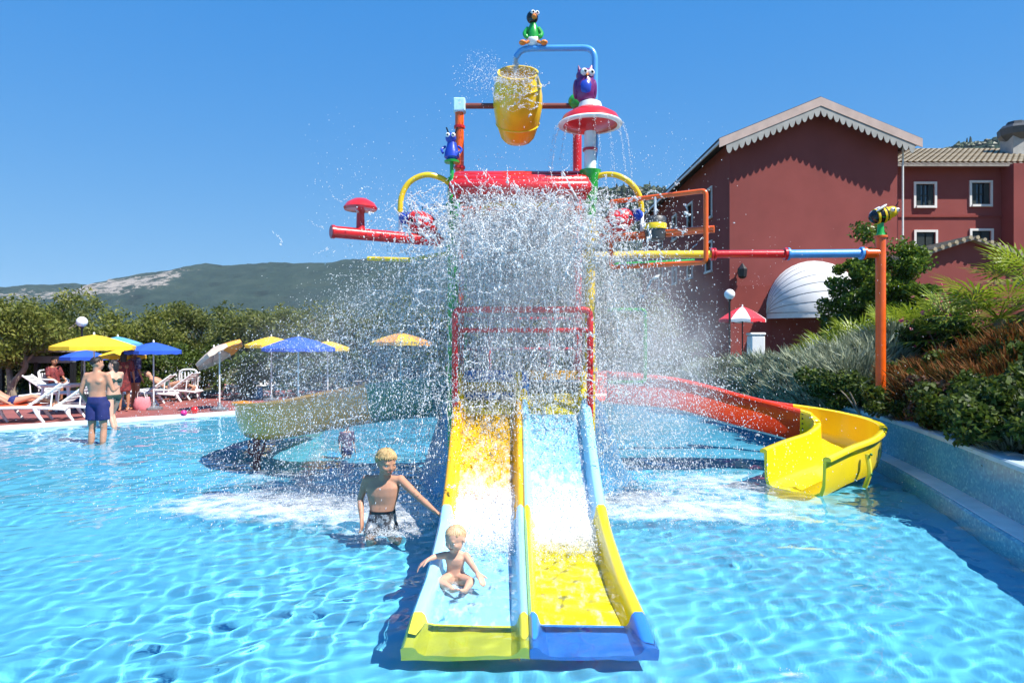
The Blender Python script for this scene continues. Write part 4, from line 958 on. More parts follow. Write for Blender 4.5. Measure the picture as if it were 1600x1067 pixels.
# ================================================================== slides
def trough(path, sec, i0, i1, lat=None):
    """sweep a closed cross-section (lateral, up) along path[i0..i1]"""
    v = []; f = []; n = 0 if callable(sec) else len(sec)
    for i in range(i0, i1 + 1):
        t = path[min(i + 1, len(path) - 1)] - path[max(i - 1, 0)]; t.z = 0; t.normalize()
        s = lat if lat is not None else Vector((t.y, -t.x, 0))
        for a, b in (sec(i) if callable(sec) else sec): v.append(path[i] + s * a + Vector((0, 0, b)))
    if callable(sec): n = len(sec(i0))
    m = i1 - i0 + 1
    for i in range(m - 1):
        for k in range(n): a, b = i * n + k, i * n + (k + 1) % n; f.append((a, a + n, b + n, b))
    f.append(tuple(range(n))); f.append(tuple((m - 1) * n + k for k in range(n))[::-1])
    return MB().add(v, f)
def usec(w, h, rim=.085, t=.03, hl=None):
    hl = h if hl is None else hl; hw = w / 2
    return [(-hw - rim, hl - .03), (-hw - rim, hl + .004), (-hw - rim + .02, hl + .02), (-hw - .01, hl + .022), (-hw + .012, hl + .005), (-hw + .02, .14), (-hw + .05, .05), (-hw + .13, .008), (0, 0), (hw - .13, .008), (hw - .05, .05), (hw - .02, .14), (hw - .012, h + .005), (hw + .01, h + .022), (hw + rim - .02, h + .02), (hw + rim, h + .004), (hw + rim, h - .03),
            (hw + t, h - .035), (hw + t * .6, .12), (hw - .02, .0), (hw - .12, -t), (0, -t * 1.2), (-hw + .12, -t), (-hw + .02, 0), (-hw - t * .6, .12), (-hw - t, hl - .035)]
# right: red then yellow, bending out to the pool
RP = spline([(1.2, 9.6, .97), (2.2, 9.85, .86), (3.2, 10.05, .60), (3.95, 10.1, .42), (4.5, 9.9, .30), (4.66, 9.45, .20), (4.35, 9.0, .11), (3.85, 8.62, .04), (3.42, 8.28, -.03)], 8)
rs = thing('curved_slide', (3.6, 9.5, 0), 'open curved water slide turning from red to bright yellow on the right', 'water slide')
hR = lambda i: usec(.74, .40 + .06 * min(1, i / 30))
trough(RP, hR, 0, 27).build('red_chute', MT['chute_red'], rs, angle=50); o = trough(RP, hR, 27, len(RP) - 1).build('yellow_chute', MT['chute_yellow'], rs, angle=50)
# bolted joint flange, outer bracket
fl_i = 27; t = (RP[28] - RP[26]); t.z = 0; t.normalize(); s_ = Vector((t.y, -t.x, 0))
for k in range(6):
    for sgn in (-1, 1): MB().ell(RP[27] + s_ * sgn * .41 + Vector((0, 0, .06 + .07 * k)) + t * .03, .013, nu=8, nv=5).build('bolt', MT['eye_black'], rs)
jp = 52; t = (RP[jp + 1] - RP[jp - 1]); t.z = 0; t.normalize(); s_ = Vector((t.y, -t.x, 0))
for sgn in (-1,):
    a_ = RP[jp] - s_ * .0
out = -1 if s_.y > 0 else 1
MB().tube(spline([RP[jp] + s_ * out * .47 + Vector((0, 0, .34)), RP[jp] + s_ * out * .50 + Vector((0, 0, .12)), RP[jp] + s_ * out * .44 + Vector((0, 0, -.08))], 4), .03, 8).build('bracket', MT['lip_yellow'], rs)
for dz in (.34, .1): MB().ell(RP[jp] + s_ * out * .52 + Vector((0, 0, dz)), .018, nu=8, nv=5).build('bolt', MT['dark_green'], rs)
MB().tube([RP[30] + Vector((0, 0, -.02)), RP[30] * 1 + Vector((0, 0, -.9))], .05, 10).build('support', MT['maroon'], rs)
receiver(rs)
# left: green to yellow, bending away
def hsec(w, h, t=.035, rim=.05):
    hw = w / 2; sg = lambda c_: math.copysign(abs(c_) ** .42, c_)
    inner = [(-hw * sg(math.cos(a)), h - h * math.sin(a)) for a in np.linspace(0, math.pi, 15)]
    outer = [((hw + t) * sg(math.cos(a)), h - (h + t) * math.sin(a)) for a in np.linspace(.06, math.pi - .06, 15)]
    return [(-hw - rim - t, h - .02), (-hw - rim - t, h + .015), (-hw - .01, h + .02)] + inner + [(hw + .01, h + .02), (hw + rim + t, h + .015), (hw + rim + t, h - .02)] + outer
LP = spline([(-.9, 9.0, .86), (-1.5, 9.15, .79), (-2.4, 9.5, .62), (-3.2, 9.85, .44), (-3.72, 10.4, .36), (-3.9, 11.2, .30), (-3.95, 12.2, .12), (-3.95, 12.9, .0)], 8)
ls = thing('curved_slide', (-2.8, 10, 0), 'yellow curved water slide behind the spray on the left, green at its head', 'water slide')
hL = lambda i: hsec(.86, .46 + .05 * min(1, i / 30))
trough(LP, hL, 0, 10).build('green_chute', MT['dark_green'], ls, angle=50); trough(LP, hL, 10, len(LP) - 1).build('yellow_chute', MT['chute_warm'], ls, angle=50)
MB().tube([(-3.72, 9.95, .38), (-3.72, 9.95, -.4)], .055, 10).build('support', MT['maroon'], ls)
for sx in (-.09, .09): MB().tube([(-3.72, 9.95, .1), (-3.72 + sx * 1.1, 9.92, .18), (-3.72 + sx * 1.3, 9.95, .36)], .02, 7).build('support_arm', MT['maroon'], ls)
receiver(ls)
# twin slide
TD = [7.72, 7.60, 7.45, 7.2, 6.85, 6.5, 6.1, 5.75, 5.4, 5.1, 4.85, 4.6, 4.40, 4.20, 4.05]
TZ = [1.36, 1.335, 1.27, 1.08, .82, .57, .345, .235, .175, .135, .105, .085, .06, .015, -.03]
tp = spline([(0, d, z) for d, z in zip(TD, TZ)], 4)
XC = .105; HWT = .735
ts_ = thing('twin_slide', (XC, 4.2, 0), 'two lane straight water slide running into the pool in the foreground', 'water slide')
def lane_sec(x0, x1, wl, wr):
    def f(i):
        d = tp[i].y; wh = .17 if d > 5.8 else .17 - .05 * min(1, (5.8 - d) / 1.4)
        fl = .035 * max(0, (4.9 - d) / .9)      # a slight flare at the end
        a, b = x0 - (fl if wl > .08 else 0), x1 + (fl if wr > .08 else 0)
        return [(a, -wh - .05), (a, -.025), (a + .02, 0), (a + wl - .025, 0), (a + wl - .005, -.02), (a + wl + .012, -wh + .05), (a + wl + .05, -wh), (b - wr - .05, -wh), (b - wr - .012, -wh + .05), (b - wr + .005, -.02), (b - wr + .025, 0), (b - .02, 0), (b, -.025), (b, -wh - .05)]
    return f
iy = lambda d: min(range(len(tp)), key=lambda k: abs(tp[k].y - d))
cuts = [0, iy(7.33), iy(6.08), iy(4.40), len(tp) - 1]
lat = Vector((1, 0, 0))
for sec, mats, nm in ((lane_sec(XC - HWT, XC - .002, .095, .06), ('chute_yellow', 'chute_orange', 'chute_blue', 'lip_yellow'), 'left_lane'), (lane_sec(XC + .002, XC + HWT, .06, .095), ('chute_yellow', 'chute_blue', 'chute_yellow', 'lip_blue'), 'right_lane')):
    for k, m_ in enumerate(mats):
        tag(trough(tp, sec, cuts[k], cuts[k + 1], lat).build('chute_section', MT[m_], ts_, angle=50), ('head', 'upper', 'middle', 'submerged end')[k] + ' section of the ' + nm.replace('_', ' '))
for x, m_ in ((XC - HWT + .05, 'yellow'), (XC - .035, 'yellow'), (XC + .04, 'lip_blue'), (XC + HWT - .05, 'yellow')):
    MB().lathe([(.045, 1.1), (.045, 1.42), (.035, 1.46), (.001, 1.475)], (x, 7.52, 0), 12).build('end_knob', MT[m_], ts_)
for x0, x1, ms in ((XC - HWT + .1, XC - .07, ('lip_blue', 'yellow', 'lip_blue')), (XC + .08, XC + HWT - .1, ('chute_orange', 'grey', 'chute_yellow'))):
    for k, m_ in enumerate(ms): MB().box(((x0 + x1) / 2, 7.66 - .035 * k, 1.42 - .125 * k), (x1 - x0, .05, .11), bev=.012).build('step_board', MT[m_], ts_)
for d in (6.9, 5.6):
    for x in (XC - .6, XC + .6): MB().tube([(x, d, float(np.interp(-d, [-a for a in TD], TZ)) - .2), (x, d, -.45)], .04, 8).build('support', MT['blue'], ts_)
receiver(ts_)
# ================================================================== deck furniture on the left
def parasol(px, py, halfpx, D, mats, label, tilt=0.0, pole='white_paint', base_z=.055, tiltdir=0.0, dome=.30):
    ap = P(px, py, D); r_ = halfpx * D / F; h = ap.z - base_z; rise = r_ * dome
    t = thing('parasol', (ap.x, D, base_z), label, 'parasol', 'parasols around the pool')
    o0 = Vector((ap.x, D, base_z)); Mt = Matrix.Rotation(tiltdir, 3, 'Z') @ Matrix.Rotation(tilt, 3, 'Y') @ Matrix.Rotation(-tiltdir, 3, 'Z')
    top = o0 + Vector((0, 0, h)); piv = top - Vector((0, 0, rise * 1.2))
    pt = piv + Mt @ (top - piv)
    MB().tube([o0, piv, pt], .02, 8).build('pole', MT[pole], t)
    MB().lathe([(.22, 0), (.22, .05), (.06, .09), (.03, .2)], o0, 14).build('base', MT['grey'], t)
    MB().ell(pt + Mt @ Vector((0, 0, .02)), (.025, .025, .045), nu=8, nv=6).build('finial', MT['plastic'], t)
    n = 8; rr = random.Random(int(px * 7))
    def pnt(a, f, sag): 
        x, y = math.cos(a) * r_ * f, math.sin(a) * r_ * f; return pt + Mt @ Vector((x, y, -rise * (f ** 1.35) - sag))
    for k in range(n):
        g = MB(); a0, a1 = 2 * math.pi * k / n, 2 * math.pi * (k + 1) / n; v = []; fs = [.02, .25, .5, .75, 1.0]; m = 5
        for f in fs:
            for j in range(m):
                u_ = j / (m - 1); a = a0 + (a1 - a0) * u_; chord = 1 - (1 - math.cos(math.pi / n)) * math.sin(math.pi * u_)
                v.append(pnt(a, f * chord, -.00 + .035 * r_ * math.sin(math.pi * u_) * f))
        for j in range(m): v.append(v[(len(fs) - 1) * m + j] + Mt @ Vector((0, 0, -.09 - .012 * math.sin(j * 2.4 + k))))
        g.add(v, [(i * m + j, i * m + j + 1, (i + 1) * m + j + 1, (i + 1) * m + j) for i in range(len(fs)) for j in range(m - 1)])
        g.build('canopy_panel', MT[mats[k % len(mats)]], t)
        MB().tube([pt - Mt @ Vector((0, 0, .05)), pnt(a0, .97, .02)], .007, 5).build('rib', MT['grey'], t)
    return t
Y_, B_, LB_ = ['u_yellow'], ['u_blue'], ['u_lblue']
parasol(147, 523, 60, 16.6, Y_, 'large bright yellow parasol over the wading couple')
parasol(184, 526, 36, 19.6, LB_, 'light blue parasol half hidden behind the large yellow one')
parasol(132, 547, 34, 18.6, B_, 'low deep blue parasol under the large yellow one')
parasol(192, 545, 34, 18.0, Y_, 'smaller yellow parasol behind the standing people')
parasol(240, 535, 42, 17.6, B_, 'deep blue parasol with white pole right of the yellow ones')
parasol(343, 540, 40, 17.4, ['u_beige', 'u_orange', 'u_beige'], 'beige and orange parasol tilted steeply to the left', tilt=R(-34))
parasol(424, 526, 42, 20.2, Y_, 'yellow parasol left behind the wide blue one')
parasol(466, 526, 58, 18.2, B_, 'wide blue parasol behind the spray')
parasol(512, 533, 34, 20.4, Y_, 'yellow parasol right behind the wide blue one')
parasol(626, 520, 48, 18.6, ['u_yellow', 'u_orange'], 'orange and yellow parasol beside the tower in the spray')
parasol(1160, 479, 37, 20.5, ['u_red', 'u_white'], 'red and white parasol before the awning', pole='black', base_z=.9, dome=.55)
bn = P(1181, 530, 20.2); bn = Vector((bn.x, 20.2, .9)); bi = thing('litter_bin', bn, 'white bin under the red and white parasol', 'bin')
MB().box(bn + Vector((0, 0, .55)), (.42, .4, 1.05), bev=.04).build('bin_body', MT['plastic'], bi); MB().box(bn + Vector((0, 0, 1.12)), (.46, .44, .08), bev=.03).build('lid', MT['plastic'], bi)

def copy_named(proto, loc, rz, label):
    o = copy_tree(proto); o.location = loc; o.rotation_euler = (0, 0, rz); o['label'] = label; return o
def make_lounger():
    t = thing('sun_lounger', (0, 0, 0), 'x', 'sun lounger', 'white plastic sun loungers on the deck')
    f = MB()
    for s_ in (-1, 1): f.tube(spline([(-.95, s_ * .3, .30), (-.5, s_ * .31, .33), (.35, s_ * .31, .33), (.98, s_ * .3, .28)], 5), .032, 8)
    f.tube([(.98, -.3, .28), (.98, .3, .28)], .03, 8); f.tube([(-.95, -.3, .30), (-.95, .3, .30)], .03, 8)
    f.build('frame', MT['plastic'], t)
    for k in range(9): MB().box((-.87 + k * .135, 0, .345), (.105, .56, .018), bev=.006).build('seat_slat', MT['plastic'], t)
    for k in range(6):
        a = R(38); d = .07 + k * .125; MB().box((.33 + math.cos(a) * d, 0, .35 + math.sin(a) * d), (.10, .56, .018), Matrix.Rotation(-a, 3, 'Y'), bev=.006).build('back_slat', MT['plastic'], t)
    for s_ in (-1, 1):
        MB().tube([(.3, s_ * .29, .35), (.3 + math.cos(R(38)) * .78, s_ * .29, .35 + math.sin(R(38)) * .78)], .024, 8).build('back_rail', MT['plastic'], t)
        MB().tube([(.75, s_ * .26, .68), (.72, s_ * .28, .33)], .016, 6).build('back_strut', MT['plastic'], t)
    for x in (-.72, .55):
        for s_ in (-1, 1): MB().tube(spline([(x - .12, s_ * .3, .31), (x - .05, s_ * .32, .16), (x + .06, s_ * .33, .0)], 4), [.045, .043, .04, .038, .036, .034, .032, .03, .03], 8).build('leg', MT['plastic'], t)
    return t
lo = make_lounger()
LS = [(8, 662, 20, 'sun lounger with the orange towel at the left picture edge'), (62, 658, 12, 'sun lounger lowest on the left, next to the orange towel'), (90, 634, 195, 'sun lounger behind the white table'), (205, 634, 15, 'sun lounger behind the standing people'), (248, 628, 5, 'sun lounger under the blue parasol'), (318, 620, 165, 'sun lounger with raised back under the tilted parasol'), (432, 615, 20, 'sun lounger right of the two white chairs'), (560, 610, 10, 'sun lounger behind the yellow slide')]
for k, (px, py, rz, lab) in enumerate(LS):
    D = gd(py, .055); p = P(px, py, D); loc = (p.x, D + .3, .055)
    if k == 0: lo.location = loc; lo.rotation_euler = (0, 0, R(rz)); lo['label'] = 'white ' + lab
    else: copy_named(lo, loc, R(rz), 'white ' + lab)
def make_chair():
    t = thing('garden_chair', (0, 0, 0), 'x', 'chair', 'white plastic chairs on the deck')
    MB().box((0, 0, .42), (.46, .44, .03), bev=.012).build('seat', MT['plastic'], t)
    for k in range(5):
        x = -.17 + k * .085; MB().tube(spline([(x, .2, .43), (x * 1.08, .27, .62), (x * 1.1, .31, .84)], 3), .021, 6).build('back_slat', MT['plastic'], t)
    MB().tube(spline([(-.24, .2, .42), (-.25, .28, .7), (-.2, .33, .88), (0, .34, .92), (.2, .33, .88), (.25, .28, .7), (.24, .2, .42)], 4), .026, 7).build('back_frame', MT['plastic'], t)
    for s_ in (-1, 1):
        MB().tube(spline([(s_ * .25, .26, .66), (s_ * .28, .05, .66), (s_ * .28, -.18, .64), (s_ * .27, -.22, .5)], 4), .025, 7).build('armrest', MT['plastic'], t)
        MB().tube([(s_ * .24, -.2, .62), (s_ * .22, -.2, .4), (s_ * .26, -.25, 0)], [.025, .03, .022], 7).build('leg', MT['plastic'], t)
        MB().tube([(s_ * .21, .2, .42), (s_ * .26, .3, 0)], [.03, .022], 7).build('leg', MT['plastic'], t)
    return t
cp = make_chair()
CS = [(280, 621, 60, 'chair by the blue parasol pole'), (296, 624, 200, 'chair turned away left of the tilted parasol'), (380, 613, 0, 'chair left of the pair under the tilted parasol'), (414, 614, 10, 'chair right of the pair under the tilted parasol'), (488, 606, -10, 'chair behind the yellow slide, left one'), (518, 606, 5, 'chair behind the yellow slide, right one'), (86, 628, 90, 'chair with the seated dark figure by the table')]
for k, (px, py, rz, lab) in enumerate(CS):
    D = gd(py, .055); p = P(px, py, D); loc = (p.x, D, .055)
    if k == 0: cp.location = loc; cp.rotation_euler = (0, 0, R(rz)); cp['label'] = 'white plastic ' + lab
    else: copy_named(cp, loc, R(rz), 'white plastic ' + lab)
D = gd(645, .055); tb_p = P(98, 645, D); tb = thing('garden_table', (tb_p.x, D, .055), 'white plastic table left of the wading man', 'table')
MB().box((tb_p.x, D, .055 + .69), (.8, .7, .035), bev=.012).build('table_top', MT['plastic'], tb); MB().box((tb_p.x, D, .055 + .655), (.7, .6, .04), bev=.01).build('apron', MT['plastic'], tb)
for sx_ in (-1, 1):
    for sy_ in (-1, 1): MB().tube([(tb_p.x + sx_ * .3, D + sy_ * .26, .7), (tb_p.x + sx_ * .36, D + sy_ * .31, .055)], [.035, .028], 8).build('leg', MT['plastic'], tb)
# globe lamps
for px, py, D, lab, z0 in ((128, 503, 19.5, 'white globe lamp on a black post behind the yellow parasol', .05), (1140, 460, 19.5, 'white globe lamp on a black post by the building corner', .6)):
    g = P(px, py, D); t = thing('globe_lamp', (g.x, D, z0), lab, 'lamp', 'globe lamps')
    MB().ell(g, .15, nu=20, nv=14).build('globe', MT['opal'], t)
    MB().lathe([(.05, 0), (.05, .15), (.03, .2), (.028, g.z - z0 - .2), (.06, g.z - z0 - .15), (.07, g.z - z0 - .12)], (g.x, D, z0), 10).build('post', MT['black'], t)
# black wall lantern on the gable wall
g = P(1160, 425, 35.6); t = thing('wall_lantern', g, 'black lantern on the red gable wall left of the awning', 'lamp')
MB().lathe([(.1, -.35), (.22, -.25), (.26, .15), (.1, .35), (.03, .45)], g, 8).build('lantern_body', MT['black'], t, smooth=False); MB().tube([g + Vector((0, 0, .1)), g + Vector((-.1, .38, .05))], .04, 6).build('arm', MT['black'], t)
# low hut at the far left
hD = 20.5; h0 = P(-60, 0, hD).x; h1 = P(128, 0, hD).x; hz = P(0, 547, hD).z
ht = thing('low_hut', ((h0 + h1) / 2, hD, .04), 'low dark pool hut with a flat brown roof behind the olive trunk', 'hut')
MB().box(((h0 + h1) / 2, hD + 1.2, hz), (h1 - h0, 3.0, .13), bev=.01).build('roof', MT['wood'], ht, smooth=False)
MB().box(((h0 + h1) / 2, hD - .1, hz - .28), (h1 - h0 - .3, .12, .2)).build('beam', MT['grey'], ht, smooth=False)
for k in range(4): MB().box((h0 + .2 + (h1 - h0 - .4) * k / 3, hD - .1, (hz - .38) / 2 + .02), (.12, .12, hz - .38)).build('post', MT['black'], ht, smooth=False)
MB().box(((h0 + h1) / 2, hD + 2.3, hz / 2), (h1 - h0 - .3, .15, hz - .1)).build('rear_wall', MT['dark_grey'], ht, smooth=False)
# floating toys
for px, py, r_, nm, lab in ((287, 650, .07, 'toy_ball', 'small pink toy ball on the pool edge'), (304, 646, .085, 'toy_ball', 'small red toy ball on the pool edge beside the pink one')):
    D = gd(py, .07); p = P(px, py, D); g = MB().ell((p.x, D, .07 + r_), r_, nu=16, nv=10)
    for k in range(3): g.tube([(p.x + math.cos(a) * r_ * 1.0, D + math.sin(a) * r_ * math.cos(k), .07 + r_ + math.sin(a) * r_ * math.sin(k)) for a in np.linspace(0, 6.283, 17)], .006, 5, False)
    solo(g, nm, MT['toy'] if px < 300 else MT['red'], (p.x, D, .07), lab, 'toy')
# towels on the loungers
p = lo.location; cl = MB(); nx, ny = 14, 6; v = []
for a in range(nx):
    for b in range(ny): v.append((p.x + (a / (nx - 1) - .62) * 1.5, p.y + (b / (ny - 1) - .5) * .62 + (a / (nx - 1) - .6) * .5, .055 + .385 + .012 * math.sin(a * 1.7 + b) + (.0 if 0 < b < ny - 1 else -.06)))
cl.add(v, [(a * ny + b, (a + 1) * ny + b, (a + 1) * ny + b + 1, a * ny + b + 1) for a in range(nx - 1) for b in range(ny - 1)])
solo(cl, 'towel', MT['towel'], tuple(p), 'orange red towel spread on the lounger at the left edge', 'towel')

for k, (i_, mt, lab) in enumerate(((5, 'pinkcloth', 'pink towel on the lounger under the tilted parasol'), (6, 'u_white', 'white towel on the lounger right of the two chairs'))):
    px, py, rz, _ = LS[i_]; D = gd(py, .055); p = P(px, py, D); c = Vector((p.x, D + .3, .055)); Mr = Matrix.Rotation(R(rz), 3, 'Z'); v = []; nx, ny = 10, 6
    for a in range(nx):
        for b in range(ny): v.append(c + Mr @ Vector((-.75 + a / (nx - 1) * .9, (b / (ny - 1) - .5) * .72, .372 + .012 * math.sin(a * 1.9 + b * 1.3) - (.09 if b in (0, ny - 1) else 0))))
    solo(MB().add(v, [(a * ny + b, (a + 1) * ny + b, (a + 1) * ny + b + 1, a * ny + b + 1) for a in range(nx - 1) for b in range(ny - 1)]), 'towel', MT[mt], tuple(c), lab, 'towel')
for k, (px, py, mt, lab) in enumerate(((128, 640, 'navy', 'navy beach bag beside the white table'), (222, 640, 'pinkcloth', 'pink beach bag by the lounger behind the standing people'), (400, 622, 'u_lblue', 'light blue beach bag between the white chairs'))):
    D = gd(py, .055); p = P(px, py, D); c = Vector((p.x, D, .055)); bg_ = thing('beach_bag', c, lab, 'bag', 'beach bags on the deck')
    MB().loft([(c, Vector((.17, 0, 0)), Vector((0, .10, 0))), (c + Vector((0, 0, .12)), Vector((.22, 0, 0)), Vector((0, .13, 0))), (c + Vector((.01, 0, .28)), Vector((.19, 0, 0)), Vector((0, .07, 0))), (c + Vector((.01, 0, .33)), Vector((.18, 0, 0)), Vector((0, .02, 0)))], 16).build('bag_body', MT[mt], bg_)
    for s_ in (-1, 1): MB().tube(spline([c + Vector((-.1, s_ * .04, .3)), c + Vector((-.06, s_ * .06, .46)), c + Vector((.07, s_ * .06, .46)), c + Vector((.11, s_ * .04, .3))], 4), .010, 6).build('handle', MT['white_paint'], bg_)
# ================================================================== people
DG = None
def remesh(mb, name, vox, smooth_it, mat, parent, fac=.5):
    global DG
    me = mb.mesh(name, ORG[parent.name], True)
    tmp = bpy.data.objects.new('tmp', me); col.objects.link(tmp)
    m = tmp.modifiers.new('r', 'REMESH'); m.mode = 'VOXEL'; m.voxel_size = vox; m.use_smooth_shade = True
    if smooth_it: s_ = tmp.modifiers.new('s', 'SMOOTH'); s_.factor = fac; s_.iterations = smooth_it
    dg = bpy.context.evaluated_depsgraph_get(); dg.update(); nm = bpy.data.meshes.new_from_object(tmp.evaluated_get(dg))
    bpy.data.objects.remove(tmp); nm.polygons.foreach_set('use_smooth', [True] * len(nm.polygons)); nm.materials.clear()
    return link(name, nm, mat, parent)
def hand(mb, wrist, d, nrm, side, L, curl=.35):
    """palm, four fingers and a thumb; d along the hand, nrm out of the back of the hand, side = thumb direction"""
    d, nrm, side = Vector(d).normalized(), Vector(nrm).normalized(), Vector(side).normalized()
    pl = L * .5; pw = L * .4
    mb.loft([(wrist, side * pw * .36, nrm * L * .11), (wrist + d * pl * .5, side * pw * .52, nrm * L * .10), (wrist + d * pl, side * pw * .54, nrm * L * .075)], 12)
    for k, ln in enumerate((.42, .48, .45, .36)):
        o = wrist + d * pl * .93 + side * pw * (.40 - .27 * k); fl = L * ln; dd = d; p = o; r_ = L * .05
        for seg in range(3):
            dd = (dd - nrm * curl * (.6 + .3 * seg)).normalized(); q = p + dd * fl / 3; mb.capsule(p, q, r_ * (1 - .1 * seg), r_ * (.9 - .1 * seg), 8); p = q
    o = wrist + d * pl * .22 + side * pw * .42; td = (d * .75 + side * .75 - nrm * .2).normalized(); p = o
    for seg in range(2): q = p + td * L * .19; mb.capsule(p, q, L * .06, L * .05, 8); p = q; td = (td + d * .5).normalized()
def person(name, label, J, k, look, skin, hair, cloth, voxel=.012, baby=False, hair_long=0.0, female=False, group=None):
    """J: joint positions (world); k: body scale (1 = 1.75 m adult); look: direction the face points"""
    J = {a: Vector(b) for a, b in J.items()}
    base = Vector((J['pelvis'].x, J['pelvis'].y, 0)); t = thing('person', base, label, 'person', group)
    lat = (J['shR'] - J['shL']).normalized(); spine = (J['neck'] - J['pelvis']).normalized(); fwd = spine.cross(lat).normalized()
    if fwd.dot(Vector(look)) < 0 and False: fwd = -fwd
    hipl = (J['hipR'] - J['hipL']).normalized(); fat = 1.3 if baby else 1.0
    mb = MB(); sw = (J['shR'] - J['shL']).length / 2; hw = (J['hipR'] - J['hipL']).length / 2
    pv, nk = J['pelvis'], J['neck']; at = lambda f: pv.lerp(nk, f) + (J.get('bow', Vector()) * math.sin(math.pi * f))
    hh = J['head_h'].x if 'head_h' in J else .225 * k
    mb.loft([(at(-.16), hipl * (hw * .9), fwd * .075 * k * fat), (at(0), hipl * (hw + .068 * k), fwd * .105 * k * fat), (at(.2), hipl * (hw + .052 * k), fwd * .098 * k * fat), (at(.4), lat * (sw * (.62 if female else .70) + .02 * k), fwd * .088 * k * fat), (at(.62), lat * (sw * .80 + .025 * k), fwd * .102 * k * fat), (at(.8), lat * (sw * .92 + .01 * k), fwd * .098 * k * fat), (at(.93), lat * (sw * .80), fwd * .068 * k), (at(1.0), lat * .07 * k, fwd * .055 * k)], 20)
    for s_ in ('L', 'R'):   # trapezius, shoulder caps, chest
        mb.capsule(at(.99) , J['sh' + s_] + Vector((0, 0, -.005 * k)), .05 * k, .05 * k); mb.ell(J['sh' + s_], .055 * k)
        mb.ell(at(.72) + lat * sw * (.42 if s_ == 'R' else -.42) + fwd * .055 * k, (.07 * k, .06 * k, .055 * k))
        if female: mb.ell(at(.66) + lat * sw * (.45 if s_ == 'R' else -.45) + fwd * .085 * k, .058 * k)
        mb.capsule(J['sh' + s_], J['sh' + s_].lerp(J['el' + s_], .5), .052 * k * fat, .047 * k * fat); mb.capsule(J['sh' + s_].lerp(J['el' + s_], .5), J['el' + s_], .047 * k * fat, .038 * k * fat)
        mb.capsule(J['el' + s_], J['el' + s_].lerp(J['ha' + s_], .35), .038 * k * fat, .039 * k * fat); mb.capsule(J['el' + s_].lerp(J['ha' + s_], .35), J['ha' + s_], .039 * k * fat, .026 * k * fat)
        fd = (J['ha' + s_] - J['el' + s_]).normalized(); hd = J.get('hd' + s_, fd); sd = J.get('hs' + s_, fwd); sd = (sd - hd * sd.dot(hd)); nr = hd.cross(sd).normalized()
        if 'hn' + s_ in J: nr = J['hn' + s_]
        hand(mb, J['ha' + s_], hd, nr, sd, hh * .72)
        mb.capsule(J['hip' + s_], J['hip' + s_].lerp(J['kn' + s_], .5), .088 * k * fat, .074 * k * fat); mb.capsule(J['hip' + s_].lerp(J['kn' + s_], .5), J['kn' + s_], .074 * k * fat, .054 * k * fat)
        mb.capsule(J['kn' + s_], J['kn' + s_].lerp(J['an' + s_], .3), .053 * k * fat, .057 * k * fat); mb.capsule(J['kn' + s_].lerp(J['an' + s_], .3), J['an' + s_], .057 * k * fat, .036 * k * fat)
        toe = J.get('to' + s_, J['an' + s_] + fwd * .17 * k + Vector((0, 0, -.05 * k))); mb.capsule(J['an' + s_] + Vector((0, 0, -.03 * k)), toe, .038 * k, .028 * k)
        mb.ell(J['hip' + s_] - fwd * .05 * k, (.085 * k, .085 * k, .09 * k))
    # head
    hc = J['head']; f = Vector(look).normalized(); up = J.get('headup', Vector((0, 0, 1))); s = f.cross(up).normalized(); up = s.cross(f).normalized(); Mh = Matrix((s, f, up)).transposed()
    hwid = hh * (.40 if baby else .355); mb.capsule(at(.96), hc - up * hh * .2 - f * hh * .05, .058 * k, .054 * k)
    hl = lambda x, y, z: hc + Mh @ Vector((x * hh, y * hh, z * hh))
    mb.ell(hl(0, -.06, .10), (hwid, hh * .44, hh * .40), Mh, 20, 14)            # skull
    mb.ell(hl(0, .08, -.15), (hwid * .86, hh * .31, hh * .33), Mh, 18, 12)       # face
    mb.ell(hl(0, .26, -.39), (hh * .13, hh * .09, hh * .08), Mh, 10, 8)        # chin
    mb.capsule(hl(0, .37, .0), hl(0, .42, -.14), hh * .035, hh * .05, 8)        # nose
    mb.capsule(hl(-.17, .33, .06), hl(.17, .33, .06), hh * .06, hh * .06, 8)     # brow
    for s_ in (-1, 1):
        mb.ell(hl(s_ * .17, .245, -.14), hh * .125, nu=12, nv=9); mb.ell(hl(s_ * .2, .1, -.28), hh * .12, nu=12, nv=9); mb.ell(hl(s_ * (hwid / hh + .01), -.03, -.05), (hh * .035, hh * .07, hh * .11), Mh, 10, 8)
    body = remesh(mb, 'body', voxel, 6, MT[skin], t); body.cycles.is_caustics_receiver = True
    if hh * F / max(hc.y, 1) > 9:
        for s_ in (-1, 1):
            ec = hl(s_ * .155, .325, -.035)
            ey = MB().ell(ec, (hh * .05, hh * .03, hh * .022), Mh, 12, 8).build('eye', MT['eye_white'], t); MB().ell(ec + f * hh * .018, (hh * .023, hh * .016, hh * .021), Mh, 10, 7).build('pupil', MT['iris'], ey)
            MB().tube(spline([hl(s_ * .085, .365, .065), hl(s_ * .16, .36, .085), hl(s_ * .235, .31, .06)], 3), [.012 * hh, .016 * hh, .018 * hh, .018 * hh, .016 * hh, .012 * hh, .006 * hh], 6).build('eyebrow', MT[hair or skin], t)
        mp = [hl(x, .362 - .9 * x * x, -.265 + .5 * x * x) for x in (-.12, -.06, 0, .06, .12)]
        MB().tube(mp, [.006 * hh, .022 * hh, .027 * hh, .022 * hh, .006 * hh], 8).build('mouth', MT['lips'], t)
